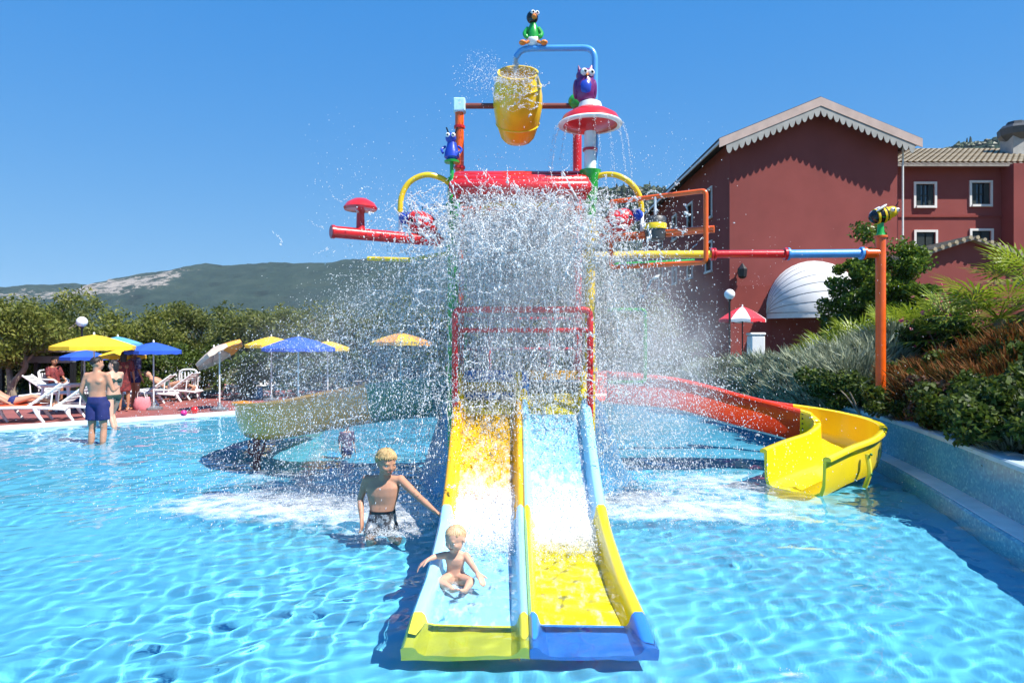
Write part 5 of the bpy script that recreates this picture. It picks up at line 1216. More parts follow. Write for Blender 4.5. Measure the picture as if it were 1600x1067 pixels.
    if hair:
        r2 = random.Random(len(label)); big = hh * F / max(hc.y, 1) > 25; lift = .010 if baby else .06
        hm = MB(); A_ = (hwid / hh * 1.0, .44, .40); off = Vector((0, -.06, .10))
        def on(az, el_, q_=1.0): return off + Vector((math.sin(az) * math.cos(el_) * A_[0] * q_, math.cos(az) * math.cos(el_) * A_[1] * q_, math.sin(el_) * A_[2] * q_))
        line = lambda az: .52 * max(0, math.cos(az)) ** .6 - (.55 if not baby else .3) * max(0, -math.cos(az)) ** .7 + .05      # lowest elevation of hair by azimuth (0 = front)
        rows_h = 9; nn = 28; v = []
        for i in range(rows_h):
            for q_ in range(nn):
                az = 2 * math.pi * q_ / nn; lo_ = line(az); el_ = lo_ + (math.pi / 2 - .001 - lo_) * i / (rows_h - 1)
                v.append(hl(*on(az, el_, 1.0 + lift * (.1 + .5 * min(1, i / 2)))))
        hm.add(v, [(i * nn + q_, i * nn + (q_ + 1) % nn, (i + 1) * nn + (q_ + 1) % nn, (i + 1) * nn + q_) for i in range(rows_h - 1) for q_ in range(nn)])
        for q_ in range((420 if not baby else 110) if big else 40):      # locks combed from the crown, swept to one side
            az = r2.uniform(-math.pi, math.pi); lo_ = line(az); el_ = lo_ + (1.5 - lo_) * r2.random() ** 1.2; ln = (r2.uniform(.35, .7) if not baby else r2.uniform(.2, .4)); pts_ = []; sw_ = r2.uniform(.1, .5); lf = lift * r2.uniform(.5, 2.0)
            for m_ in range(5):
                u_ = m_ / 4; pts_.append(hl(*on(az + sw_ * u_ * ln, max(el_ - ln * u_, lo_ - .28 * r2.random() ** 2), 1.0 + lf * (1 - .25 * u_))))
            hm.tube(pts_, [.030 * hh, .034 * hh, .03 * hh, .02 * hh, .006 * hh] if not baby else [.014 * hh, .018 * hh, .016 * hh, .012 * hh, .004 * hh], 5)
        if hair_long: hm.loft([(hl(0, -.2, .1), s * hwid * 1.1, f * hh * .3), (hl(0, -.3, -.35), s * hwid * 1.15, f * hh * .2), (hl(0, -.34, -.35 - hair_long), s * hwid * .9, f * hh * .12)], 12)
        hm.build('hair', MT[hair], t)
    def leg_cloth(f1, extra, nm, mat, waist=.30, loose=1.0):
        c = MB(); c.loft([(at(-.14), hipl * (hw * .9 + extra), fwd * (.085 * k * fat + extra)), (at(0), hipl * (hw + .07 * k + extra), fwd * (.108 * k * fat + extra)), (at(waist), hipl * (hw + .05 * k + extra * .8), fwd * (.098 * k * fat + extra * .8))], 18)
        for s_ in ('L', 'R'):
            c.capsule(J['hip' + s_], J['hip' + s_].lerp(J['kn' + s_], f1 * .5), .09 * k * fat + extra, .088 * k * fat * loose + extra); q_ = J['hip' + s_].lerp(J['kn' + s_], f1); c.tube([J['hip' + s_].lerp(J['kn' + s_], f1 * .45), q_], [.088 * k * loose + extra, .09 * k * loose + extra], 14)
            c.ell(J['hip' + s_] - fwd * .05 * k, .09 * k + extra)
        return remesh(c, nm, voxel, 2, MT[mat], t)
    for kind, mat in cloth:
        if kind == 'shorts': o = leg_cloth(.62, .012 * k, 'swim_shorts', mat, .22, 1.06); o.cycles.is_caustics_receiver = True
        if kind == 'trunks': leg_cloth(.36, .009 * k, 'swim_trunks', mat, .2)
        if kind == 'briefs': leg_cloth(.06, .007 * k, 'bikini_bottom', mat, .06)
        if kind == 'waistband': MB().loft([(at(.16), hipl * (hw + .064 * k), fwd * .109 * k), (at(.25), hipl * (hw + .060 * k), fwd * .107 * k)], 24).build('waistband', MT[mat], t)
        if kind == 'cord': MB().capsule(at(.2) + fwd * .118 * k, at(.08) + fwd * .122 * k, .008 * k, .006 * k).build('drawstring', MT[mat], t)
        if kind == 'top':
            c = MB(); ex = .007 * k
            for s_ in (-1, 1): c.ell(at(.66) + lat * sw * .45 * s_ + fwd * .09 * k, .062 * k)
            c.loft([(at(.60), lat * (sw * .80 + .033 * k), fwd * .11 * k), (at(.68), lat * (sw * .84 + .033 * k), fwd * .112 * k)], 20); remesh(c, 'bikini_top', voxel, 1, MT[mat], t)
        if kind in ('shirt', 'dress'):
            c = MB(); ex = .014 * k; lo_ = -.75 if kind == 'dress' else -.12
            c.loft([(at(lo_), hipl * (hw + .10 * k), fwd * .14 * k), (at(0), hipl * (hw + .075 * k + ex), fwd * (.11 * k + ex)), (at(.4), lat * (sw * .78 + ex), fwd * (.1 * k + ex)), (at(.75), lat * (sw * .92 + ex), fwd * (.105 * k + ex)), (at(.93), lat * (sw * .82 + ex), fwd * (.07 * k + ex)), (at(.98), lat * .085 * k, fwd * .065 * k)], 20)
            for s_ in ('L', 'R'): c.capsule(J['sh' + s_], J['sh' + s_].lerp(J['el' + s_], .75), .062 * k + ex, .056 * k + ex)
            remesh(c, kind, voxel, 2, MT[mat], t)
    return t
def standing(x, y, z, k, yaw=0.0, **over):
    """joints of a standing adult facing direction yaw (0 = towards the camera)"""
    c, s_ = math.cos(yaw), math.sin(yaw)
    def T(a, b, h): return Vector((x + (a * c - b * s_) * k, y + (a * s_ + b * c) * k, z + h * k))
    # a: to the person's image-right when facing the camera, b: depth (negative = towards the camera)
    J = dict(pelvis=T(0, 0, .95), neck=T(0, .01, 1.46), head=T(0, -.01, 1.62), shL=T(-.175, .01, 1.42), shR=T(.175, .01, 1.42), elL=T(-.235, .03, 1.13), elR=T(.235, .03, 1.13), haL=T(-.25, -.06, .87), haR=T(.25, -.06, .87),
             hipL=T(-.085, 0, .91), hipR=T(.085, 0, .91), knL=T(-.1, -.02, .5), knR=T(.1, -.02, .5), anL=T(-.1, .03, .09), anR=T(.1, .03, .09))
    for a, b in over.items(): J[a] = T(*b)
    return J, Vector((math.sin(yaw), -math.cos(yaw), 0))
# boy wading beside the slide, hand on its edge
s5 = 5.9
def Q(px, py, D=5.9): return P(px, py, D)
Jb = dict(pelvis=Q(597, 812, 6.464), neck=Q(599, 747, 6.443), head=Q(604, 722, 6.382), shL=Q(573, 748, 6.474), shR=Q(626, 749, 6.433), elL=Q(563, 779, 6.495), haL=Q(565, 809, 6.382), elR=Q(656, 778, 6.279), haR=Q(678, 797, 6.10),
          hipL=Q(586, 822, 6.474), hipR=Q(609, 822, 6.474), knL=Q(577, 852, 6.279), knR=Q(612, 862, 6.413), anL=(Q(577, 0, 6.361).x, 6.40, -.33), anR=(Q(613, 0, 6.464).x, 6.49, -.33),
          head_h=Vector((.238, 0, 0)), hdR=Vector((.6, -.15, -.42)).normalized(), hsR=Vector((.3, -.9, .2)), hnR=Vector((.5, .2, .85)).normalized(), hdL=Vector((.1, -.25, -1)).normalized())
person('person', 'wading blond boy in patterned shorts resting one hand on the slide edge', Jb, .82, Vector((.62, -.75, -.22)), 'skin', 'hair_blond', [('shorts', 'boy_shorts'), ('waistband', 'eye_black'), ('cord', 'eye_white')], voxel=.0085)
# baby sitting in the left lane
q = lambda px, py, D: P(px, py, D)
Jy = dict(pelvis=q(711, 899, 5.16), neck=q(712, 861, 5.12), head=q(711, 841, 5.08), shL=q(696, 867, 5.13), shR=q(728, 868, 5.12), elL=q(681, 869, 5.10), haL=q(669, 874, 5.06), elR=q(738, 883, 5.06), haR=q(746, 895, 4.98),
          hipL=q(702, 904, 5.13), hipR=q(720, 904, 5.13), knL=q(688, 909, 4.99), knR=q(736, 908, 4.99), anL=q(706, 920, 4.90), anR=q(728, 920, 4.88), toL=q(716, 921, 4.85), toR=q(720, 922, 4.83),
          head_h=Vector((.192, 0, 0)), hdL=Vector((-.75, -.2, -.5)).normalized(), hsL=Vector((.2, -.9, .1)), hnL=Vector((-.5, .1, .8)).normalized())
person('person', 'blond baby sitting in the water on the left slide lane', Jy, .44, Vector((-.5, -.8, -.25)), 'skin_fair', 'hair_baby', [('briefs', 'skin_fair')], voxel=.006, baby=True)
# wading couple and people on the deck
xm = P(152, 0, 12.3).x
J, lk = standing(xm, 12.3, -.30, 1.05, R(180), elL=(-.26, -.02, 1.16), haL=(-.20, -.26, 1.20), elR=(.27, .02, 1.14), haR=(.24, -.12, .95))
person('person', 'dark haired man in navy trunks wading with his back turned', J, 1.05, Vector((.75, .6, .0)), 'skin', 'hair_dark', [('shorts', 'navy')], voxel=.016)
xw = P(177, 0, 14.4).x
J, lk = standing(xw, 14.4, -.24, .95, R(-120), elL=(-.22, -.12, 1.15), haL=(-.12, -.3, 1.12), knL=(-.08, -.18, .52), anL=(-.08, .0, .14), knR=(.1, .08, .5), anR=(.1, .25, .12))
person('person', 'dark haired woman in a green bikini stepping into the pool beside the man', J, .95, Vector((-.9, -.3, 0)), 'skin_fair', 'hair_dark', [('briefs', 'bikini'), ('top', 'bikini')], voxel=.016, female=True, hair_long=.2)
xs_ = P(211, 0, 17.6).x
J, lk = standing(xs_, 17.6, .055, .90, R(150), elR=(.24, -.08, 1.14), haR=(.1, -.25, 1.05))
person('person', 'person in a purple patterned shirt standing on the deck', J, .90, Vector((-.5, .7, 0)), 'skin_dark', 'hair_dark', [('shirt', 'shirt'), ('trunks', 'navy')], voxel=.018)
xd = P(194, 0, 17.2).x
J, lk = standing(xd, 17.2, .055, .86, R(200))
person('person', 'person in a long dark red dress standing between the couple and the shirt', J, .86, Vector((-.2, .9, 0)), 'skin_dark', 'hair_dark', [('dress', 'dress')], voxel=.018, female=True, hair_long=.5)
def lying(x, y, z, k, ax, raise_=.35):
    ax = Vector(ax).normalized(); sd = Vector((-ax.y, ax.x, 0)); U = Vector((0, 0, 1)); o = Vector((x, y, z)); T = lambda a, b, h: o + (ax * a + sd * b) * k + U * h * k
    return dict(pelvis=T(0, 0, .1), neck=T(-.45, 0, .1 + raise_), head=T(-.58, 0, .16 + raise_ * 1.25), shL=T(-.42, -.17, .08 + raise_), shR=T(-.42, .17, .08 + raise_), elL=T(-.2, -.27, .12 + raise_ * .4), elR=T(-.2, .27, .12 + raise_ * .4), haL=T(.03, -.22, .08), haR=T(.03, .22, .08),
                hipL=T(.04, -.085, .1), hipR=T(.04, .085, .1), knL=T(.45, -.09, .22), knR=T(.45, .09, .13), anL=T(.86, -.09, .07), anR=T(.86, .09, .06), headup=(ax * -.5 + U * 1).normalized())
p0 = Vector(lo.location)
J = lying(p0.x - .1, p0.y, .40, .95, (math.cos(R(200)) * -1, -math.sin(R(200)), 0) if False else (.94, .34, 0), .30)
person('person', 'sunbather lying on the orange towel at the left edge', J, .95, Vector((.7, .2, .5)), 'skin', 'hair_dark', [('briefs', 'navy')], voxel=.018)
D = gd(628, .055); p0 = P(252, 628, D)
J = lying(p0.x, D + .3, .42, .9, (1, .1, 0), .25); person('person', 'sunbather lying under the blue parasol, legs to the right', J, .9, Vector((.7, .1, .6)), 'skin', 'hair_dark', [('briefs', 'bikini')], voxel=.018)
def sitting(x, y, zseat, k, yaw=0.0):
    c, s_ = math.cos(yaw), math.sin(yaw); T = lambda a, b, h: Vector((x + (a * c - b * s_) * k, y + (a * s_ + b * c) * k, zseat + h * k))
    return dict(pelvis=T(0, .02, .08), neck=T(0, .08, .60), head=T(0, .03, .77), shL=T(-.17, .07, .56), shR=T(.17, .07, .56), elL=T(-.23, -.02, .30), elR=T(.23, -.02, .30), haL=T(-.15, -.25, .2), haR=T(.15, -.25, .2), hipL=T(-.085, 0, .07), hipR=T(.085, 0, .07), knL=T(-.11, -.42, .1), knR=T(.11, -.42, .1), anL=T(-.11, -.42, -.33), anR=T(.11, -.42, -.33))
D = gd(628, .055); p0 = P(108, 628, D)
person('person', 'seated person in dark clothes at the white table', sitting(P(86, 0, D).x, D, .49, .95, R(70)), .95, Vector((.9, -.3, 0)), 'skin_dark', 'hair_dark', [('shirt', 'dress'), ('shorts', 'eye_black')], voxel=.02)
# child under the yellow slide and a bather at the far bank
J, lk = standing(P(542, 0, 10.9).x, 10.9, -.40, .52, R(40)); person('person', 'child in a dark patterned swim shirt under the yellow slide in the spray', J, .52, lk, 'skin', 'hair_dark', [('shirt', 'rash'), ('trunks', 'navy')], voxel=.016)
bw_ = bank_point(6.25, 17.3); person('person', 'small seated bather on the far pool wall beyond the red chute', sitting(P(1166, 0, 17.6).x + .15, 17.7, .67, .85, R(-30)), .85, Vector((-.3, -.9, 0)), 'skin', 'hair_dark', [('trunks', 'green')], voxel=.02)
# ================================================================== water in the air and white water
def drops_mesh(name, Pn, Vn, r, rng):
    """small bipyramid drops, drawn out along their velocity"""
    n = len(Pn); sp = np.linalg.norm(Vn, axis=1, keepdims=True); d = Vn / np.maximum(sp, 1e-6)
    a = np.cross(d, rng.normal(size=(n, 3))); a /= np.linalg.norm(a, axis=1, keepdims=True) + 1e-9; b = np.cross(d, a)
    L = r[:, None] * (1 + .28 * sp)
    c3 = [(math.cos(2 * math.pi * k / 3), math.sin(2 * math.pi * k / 3)) for k in range(3)]
    big = r > .0042; out_v, out_f, base_ = [], [], 0
    for sel, both in ((big, True), (~big, False)):      # fine drops need one point only
        p, dd, l, aa, bb, r_ = Pn[sel], d[sel], L[sel], a[sel], b[sel], r[sel][:, None]; off = 0 if both else .6
        vs_ = [p - dd * l] + [p + (aa * x + bb * y) * r_ * (1 if both else 1.15) + dd * l * off for x, y in c3] + ([p + dd * l] if both else [])
        f = np.array([(0, 2, 1), (0, 3, 2), (0, 1, 3), (4, 1, 2), (4, 2, 3), (4, 3, 1)] if both else [(0, 2, 1), (0, 3, 2), (0, 1, 3), (1, 2, 3)]); m = len(p); nv = len(vs_)
        out_v.append(np.stack(vs_, 1).reshape(-1, 3)); out_f.append((f[None] + (base_ + np.arange(m) * nv)[:, None, None]).reshape(-1, 3)); base_ += m * nv
    return mesh_np(name, np.concatenate(out_v), np.concatenate(out_f), True)
rw = np.random.default_rng(77); G = 9.81
PP, VV, RR = [], [], []
def emit(p, v, t, r, floor=True):
    g = np.array([0, 0, -G]); q = p + v * t[:, None] + .5 * g * t[:, None] ** 2; vel = v + g * t[:, None]
    drag = np.exp(-.25 * t)[:, None]; ok = q[:, 2] > .02
    PP.append(q[ok]); VV.append(vel[ok]); RR.append(r[ok])
def size(n, lo=.0022, hi=.0085, p=2.0): return lo + (hi - lo) * rw.random(n) ** p
def ligaments(n, m, p, v, t, spread, r):
    """n filaments of m drops: bent threads of water breaking up"""
    u_ = np.linspace(-1, 1, m)[None, :, None]
    d1 = rw.normal(size=(n, 1, 3)); d2 = rw.normal(size=(n, 1, 3)); ln = spread * rw.uniform(.4, 1.6, (n, 1, 1))
    off = d1 * u_ * ln + d2 * (u_ ** 2) * ln * .8 + rw.normal(0, .006, (n, m, 3))
    g = np.array([0, 0, -G]); q = p + v * t[:, None] + .5 * g * t[:, None] ** 2; vel = v + g * t[:, None]
    Q_ = (q[:, None, :] + off).reshape(-1, 3); W_ = np.repeat(vel, m, 0) * .3 + np.repeat((d1 * 4).reshape(-1, 3), m, 0); R_ = np.repeat(r, m) * rw.uniform(.5, 1.2, n * m)
    ok = Q_[:, 2] > .02; PP.append(Q_[ok]); VV.append(W_[ok]); RR.append(R_[ok])
U = lambda a, b, n: rw.uniform(a, b, n)
N_ = lambda m, s_, n: rw.normal(m, s_, n)
# curtain off the front of the roof
n = 26000; emit(np.stack([N_(.1, .52, n), N_(7.48, .2, n), U(3.05, 3.5, n)], -1), np.stack([N_(0, .3, n), N_(-.15, .3, n), N_(.1, .6, n)], -1), U(0, .80, n) ** .8, size(n))
n = 1500; ligaments(n, 14, np.stack([N_(.1, .55, n), N_(7.48, .2, n), U(2.95, 3.5, n)], -1), np.stack([N_(0, .3, n), N_(-.15, .3, n), N_(.2, .6, n)], -1), U(0, .78, n), .05, size(n, .0035, .009, 1.5))
# dense burst just below the roof
n = 8000; emit(np.stack([N_(.1, .62, n), N_(7.2, .2, n), U(2.6, 3.3, n)], -1), np.stack([N_(0, .8, n), N_(-.5, .6, n), N_(.2, .8, n)], -1), U(0, .25, n), size(n, .003, .010))
n = 700; ligaments(n, 16, np.stack([N_(.1, .65, n), N_(7.15, .2, n), U(2.6, 3.3, n)], -1), np.stack([N_(0, .8, n), N_(-.5, .6, n), N_(.2, .8, n)], -1), U(0, .2, n), .06, size(n, .004, .010, 1.5))
# long falling threads and ropes of water
def threads(n, m, p, v, t, dt, r):
    tt = t[:, None] + np.arange(m)[None, :] * dt[:, None]; g = np.array([0, 0, -G])
    q = p[:, None, :] + v[:, None, :] * tt[..., None] + .5 * g * tt[..., None] ** 2
    ph = rw.uniform(0, 6.283, (n, 1)); q[..., 0] += .012 * np.sin(ph + np.arange(m)[None] * .5); q += rw.normal(0, .004, q.shape)
    vel = (v[:, None, :] + g * tt[..., None]).reshape(-1, 3); R_ = np.repeat(r, m) * rw.uniform(.5, 1.25, n * m); q = q.reshape(-1, 3)
    ok = q[:, 2] > .02; PP.append(q[ok]); VV.append(vel[ok] * 1.6); RR.append(R_[ok])
n = 420; threads(n, 40, np.stack([N_(.1, .5, n), N_(7.48, .2, n), U(3.1, 3.5, n)], -1), np.stack([N_(0, .25, n), N_(-.15, .3, n), N_(.2, .5, n)], -1), U(0, .6, n), U(.003, .007, n), size(n, .0035, .008, 1.5))
n = 260; th = rw.uniform(0, 6.283, n); sp = U(.6, 2.4, n); threads(n, 34, np.stack([U(-.6, .8, n), U(7.3, 8.4, n), U(3.1, 3.5, n)], -1), np.stack([np.cos(th) * sp * 1.15, np.sin(th) * sp * .7, U(-.2, 1.4, n)], -1), U(0, .7, n), U(.004, .008, n), size(n, .003, .0065, 1.5))
# outward dome, reaching further on the left
def dome(n, lo, hi, left, tmax, zlo=3.1, pw=.75):
    th = rw.uniform(0, 2 * math.pi, n); s_ = rw.uniform(lo, hi, n); vx = np.cos(th) * s_; vx = np.where(vx < 0, vx * left, vx)
    return np.stack([U(-.65, .85, n), U(7.25, 8.6, n), U(zlo, 3.45, n)], -1), np.stack([vx, np.sin(th) * s_ * .75, U(-.5, 1.3, n)], -1), tmax * rw.random(n) ** pw
p_, v_, t_ = dome(38000, .3, 2.7, 1.25, 1.08); emit(p_, v_, t_, size(len(p_), .0018, .0075, 2.4))
p_, v_, t_ = dome(1900, .3, 2.9, 1.25, 1.0); ligaments(1900, 12, p_, v_, t_, .05, size(1900, .0028, .0075, 1.6))
# finer, slower fall on both sides
n = 35000; xq = rw.gamma(1.7, .74, n); emit(np.stack([-.6 - xq, N_(8.0, .6, n), np.maximum(U(2.3, 3.2, n) - .52 * xq, .3)], -1), np.stack([N_(-.6, .6, n), N_(-.2, .4, n), N_(-.2, .5, n)], -1), U(.1, .75, n), size(n, .0018, .0065, 2.2))
n = 25000; xq = rw.gamma(1.7, .36, n); emit(np.stack([.85 + xq, N_(8.0, .5, n), np.maximum(U(2.5, 3.25, n) - .75 * xq, .3)], -1), np.stack([N_(.25, .4, n), N_(-.2, .4, n), N_(-.2, .5, n)], -1), U(.1, .75, n), size(n, .0018, .0065, 2.2))
# splash thrown up at the slide head, mound and pool surface
n = 8000; emit(np.stack([U(-1.2, 1.5, n), U(6.9, 7.7, n), U(1.1, 1.4, n)], -1), np.stack([N_(0, .9, n), N_(-.5, .7, n), U(.2, 2.4, n)], -1), U(0, .45, n), size(n, .002, .008))
n = 13000; a = U(0, 2 * math.pi, n); rr = U(1.3, 3.3, n); px_ = .0 + np.cos(a) * rr * np.where(np.cos(a) < 0, 1.15, .85); py_ = 8.3 + np.sin(a) * rr * .62
emit(np.stack([px_, py_, 0 * a + .0], -1), np.stack([N_(0, .5, n), N_(0, .5, n), U(.3, 2.3, n)], -1), U(.01, .4, n), size(n, .002, .008))
n = 5000; emit(np.stack([N_(-2.2, .8, n), N_(7.5, .45, n), 0 * U(0, 1, n)], -1), np.stack([N_(0, .4, n), N_(0, .4, n), U(.2, 1.3, n)], -1), U(.01, .25, n), size(n, .002, .007))
n = 5000; emit(np.stack([N_(1.9, .7, n), N_(7.3, .4, n), 0 * U(0, 1, n)], -1), np.stack([N_(0, .4, n), N_(0, .4, n), U(.2, 1.3, n)], -1), U(.01, .25, n), size(n, .002, .007))
# white water leaping in the two lanes and round the boy's legs
for x0, x1 in ((XC - .62, XC - .08), (XC + .08, XC + .62)):
    n = 5000; y = U(5.6, 6.5, n); z = np.interp(-y, [-a for a in TD], TZ) - .13
    emit(np.stack([U(x0, x1, n), y, z], -1), np.stack([N_(0, .25, n), N_(-1.2, .5, n), U(.1, 1.1, n)], -1), U(0, .16, n), size(n, .002, .008))
    n = 800; y = U(6.7, 7.5, n); z = np.interp(-y, [-a for a in TD], TZ) - .13
    emit(np.stack([U(x0, x1, n), y, z], -1), np.stack([N_(0, .2, n), N_(-1, .5, n), U(.1, .8, n)], -1), U(0, .12, n), size(n, .002, .007))
bx_ = Q(597, 0, 6.46).x
n = 3000; emit(np.stack([N_(bx_ + .05, .16, n), N_(6.36, .12, n), 0 * U(0, 1, n)], -1), np.stack([N_(.1, .4, n), N_(-.1, .3, n), U(.2, 1.2, n)], -1), U(.01, .16, n), size(n, .002, .006))
n = 300; emit(np.stack([N_(1.5, .05, n), N_(3.68, .035, n), 0 * U(0, 1, n)], -1), np.stack([N_(0, .15, n), N_(0, .15, n), U(.1, .7, n)], -1), U(.01, .1, n), size(n, .0015, .004))
# bucket mouth, filling stream, dish threads, loose drops high up
mouth = np.array(bc + Mb @ Vector((0, 0, .38)))
n = 900; a = U(0, 6.283, n); rr_ = .24 * np.sqrt(rw.random(n)); ex, ez = np.array(Mb @ Vector((1, 0, 0))), np.array(Mb @ Vector((0, 1, 0)))
emit(mouth + ex * (np.cos(a) * rr_)[:, None] + ez * (np.sin(a) * rr_)[:, None], np.stack([N_(-.2, .5, n), N_(-.7, .35, n), U(-.1, 1.0, n)], -1), U(0, .22, n), size(n, .002, .009))
n = 120; ligaments(n, 12, mouth + ex * U(-.25, .25, n)[:, None] + ez * U(-.25, -.1, n)[:, None] * -1 * -1, np.stack([N_(-.1, .3, n), N_(-.6, .25, n), U(-.2, .5, n)], -1), U(0, .28, n), .03, size(n, .003, .007))
n = 600; emit(mouth + np.stack([U(-.55, -.2, n), U(-.3, .1, n), U(-.1, .2, n)], -1), np.stack([N_(-.5, .4, n), N_(-.3, .3, n), U(-.3, .8, n)], -1), U(0, .3, n), size(n, .002, .007))
st = np.array(P(806, 92, 8.15)); n = 420; emit(st + rw.normal(0, .012, (n, 3)), np.stack([N_(0, .06, n), N_(0, .05, n), N_(0, .1, n)], -1), U(0, .2, n), size(n, .004, .009))
for k in range(16):
    a0 = 2 * math.pi * k / 16; n = 170; t_ = U(0, .75, n); emit(np.repeat([[XR + math.cos(a0) * .36, DT + math.sin(a0) * .36, 4.2]], n, 0) + rw.normal(0, .006, (n, 3)), np.repeat([[math.cos(a0) * .32, math.sin(a0) * .32, 0]], n, 0), t_, size(n, .0022, .005))
n = 2600; emit(np.stack([U(-2.2, 2.2, n), U(7, 9, n), U(2.6, 4.4, n)], -1), np.stack([N_(0, .4, n), N_(0, .4, n), N_(-1, .5, n)], -1), U(0, .3, n), size(n, .0018, .006, 2))
n = 500; emit(np.stack([U(2.2, 5.0, n), U(8, 10, n), U(1.6, 3.2, n)], -1), np.stack([N_(0, .4, n), N_(0, .4, n), N_(-1, .5, n)], -1), U(0, .3, n), size(n, .0018, .005, 2))
PN, VN, RN = np.concatenate(PP), np.concatenate(VV), np.concatenate(RR)
fz = np.interp(-PN[:, 1], [-a for a in TD], TZ) - .17
ok = ~((np.abs(PN[:, 0] - XC) < HWT) & (PN[:, 1] < 7.7) & (PN[:, 2] < fz))
o = link('water_spray', drops_mesh('water_spray', PN[ok], VN[ok], RN[ok], rw), MT['spray']); tag(o, 'white spray and drops bursting around the water tower', 'spray', kind='stuff')
# connected sheets falling off the roof edge
def sheet(x0, x1, y0, vy, ztop, tmax, seed, nx=60, nz=70):
    xs = np.linspace(x0, x1, nx); ts = np.linspace(0, tmax, nz); X, T = np.meshgrid(xs, ts); r_ = np.random.default_rng(seed); ph = r_.uniform(0, 6.28, 4)
    w_ = .05 * np.sin(X * 9 + ph[0] + T * 3) + .03 * np.sin(X * 21 + ph[1] - T * 6)
    V = np.stack([X + (X - .1) * T * .25 + .02 * np.sin(T * 19 + X * 12), y0 + (vy + w_ * 2) * T + w_, ztop + .08 * np.sin(X * 7 + ph[2]) - .5 * T - .5 * G * T ** 2 * .55], -1)
    i = np.arange(nx * nz).reshape(nz, nx); q_ = np.stack([i[:-1, :-1], i[:-1, 1:], i[1:, 1:], i[1:, :-1]], -1).reshape(-1, 4)
    e_ = np.clip((X - x0) / .25, 0, 1) * np.clip((x1 - X) / .25, 0, 1); cov = (1 - .75 * T / tmax) * e_ * np.clip(T / .06, .3, 1)
    return V.reshape(-1, 3), q_, cov.ravel()
MT['sheet'] = foam_mat('falling_water_sheet', .42, .72, 3.2, .72, (5.5, 5.5, .9))
Vs, Qs, Cs, nb = [], [], [], 0
for args in ((-.62, .82, 7.32, -.25, 3.42, .62, 1), (-.5, .75, 7.5, -.1, 3.4, .66, 2), (-.75, .2, 7.4, -.4, 3.35, .5, 3), (.1, .98, 7.42, -.35, 3.35, .55, 4)):
    v_, q_, c_ = sheet(*args); Vs.append(v_); Qs.append(q_ + nb); Cs.append(c_); nb += len(v_)
me = mesh_np('falling_water', np.concatenate(Vs), np.concatenate(Qs), True); at_ = me.attributes.new('cover', 'FLOAT', 'POINT'); at_.data.foreach_set('value', np.concatenate(Cs).astype(np.float32))
o = link('falling_water', me, MT['sheet']); tag(o, 'torn white sheets of water falling off the red roof', 'water', kind='stuff')
# foam on the pool
def cover_mesh(name, xs, ys, zf, cf):
    me = grid_mesh(name, xs, ys, zf); X, Y = np.meshgrid(xs, ys)
    a = me.attributes.new('cover', 'FLOAT', 'POINT'); a.data.foreach_set('value', np.clip(cf(X, Y), 0, 1).astype(np.float32).ravel()); return me
def gs(X, Y, x, y, a, b): return np.exp(-((X - x) / a) ** 2 - ((Y - y) / b) ** 2)
fc = lambda X, Y: 1.0 * gs(X, Y, -2.3, 7.3, 1.5, .8) + .8 * gs(X, Y, -1.2, 7.2, .7, .5) + 1.0 * gs(X, Y, 2.0, 7.2, 1.3, .65) + .85 * gs(X, Y, 1.2, 7.6, .6, .6) + .95 * gs(X, Y, -2.5, 8.9, 1.7, 1.0) + .95 * gs(X, Y, 2.5, 8.7, 1.2, 1.0) + .75 * gs(X, Y, bx_ + .05, 6.4, .6, .35) + .55 * gs(X, Y, -3.2, 7.6, .9, .5) + 1.0 * gs(X, Y, 1.5, 3.68, .10, .06)
fm = cover_mesh('pool_foam', np.linspace(-5, 4.2, 190), np.linspace(3.2, 10.5, 150), lambda X, Y: wave(X, Y) + .012, fc)
# keep only the faces that carry foam
import bmesh
bm = bmesh.new(); bm.from_mesh(fm); ly = bm.verts.layers.float['cover']
bmesh.ops.delete(bm, geom=[f for f in bm.faces if max(v[ly] for v in f.verts) < .12 or (abs(f.calc_center_median().x - XC) < .74 and f.calc_center_median().y > 3.9)], context='FACES'); bm.to_mesh(fm); bm.free()
o = link('pool_foam', fm, MT['foam']); tag(o, 'white foam drifting on the water round the tower', 'foam', kind='stuff')
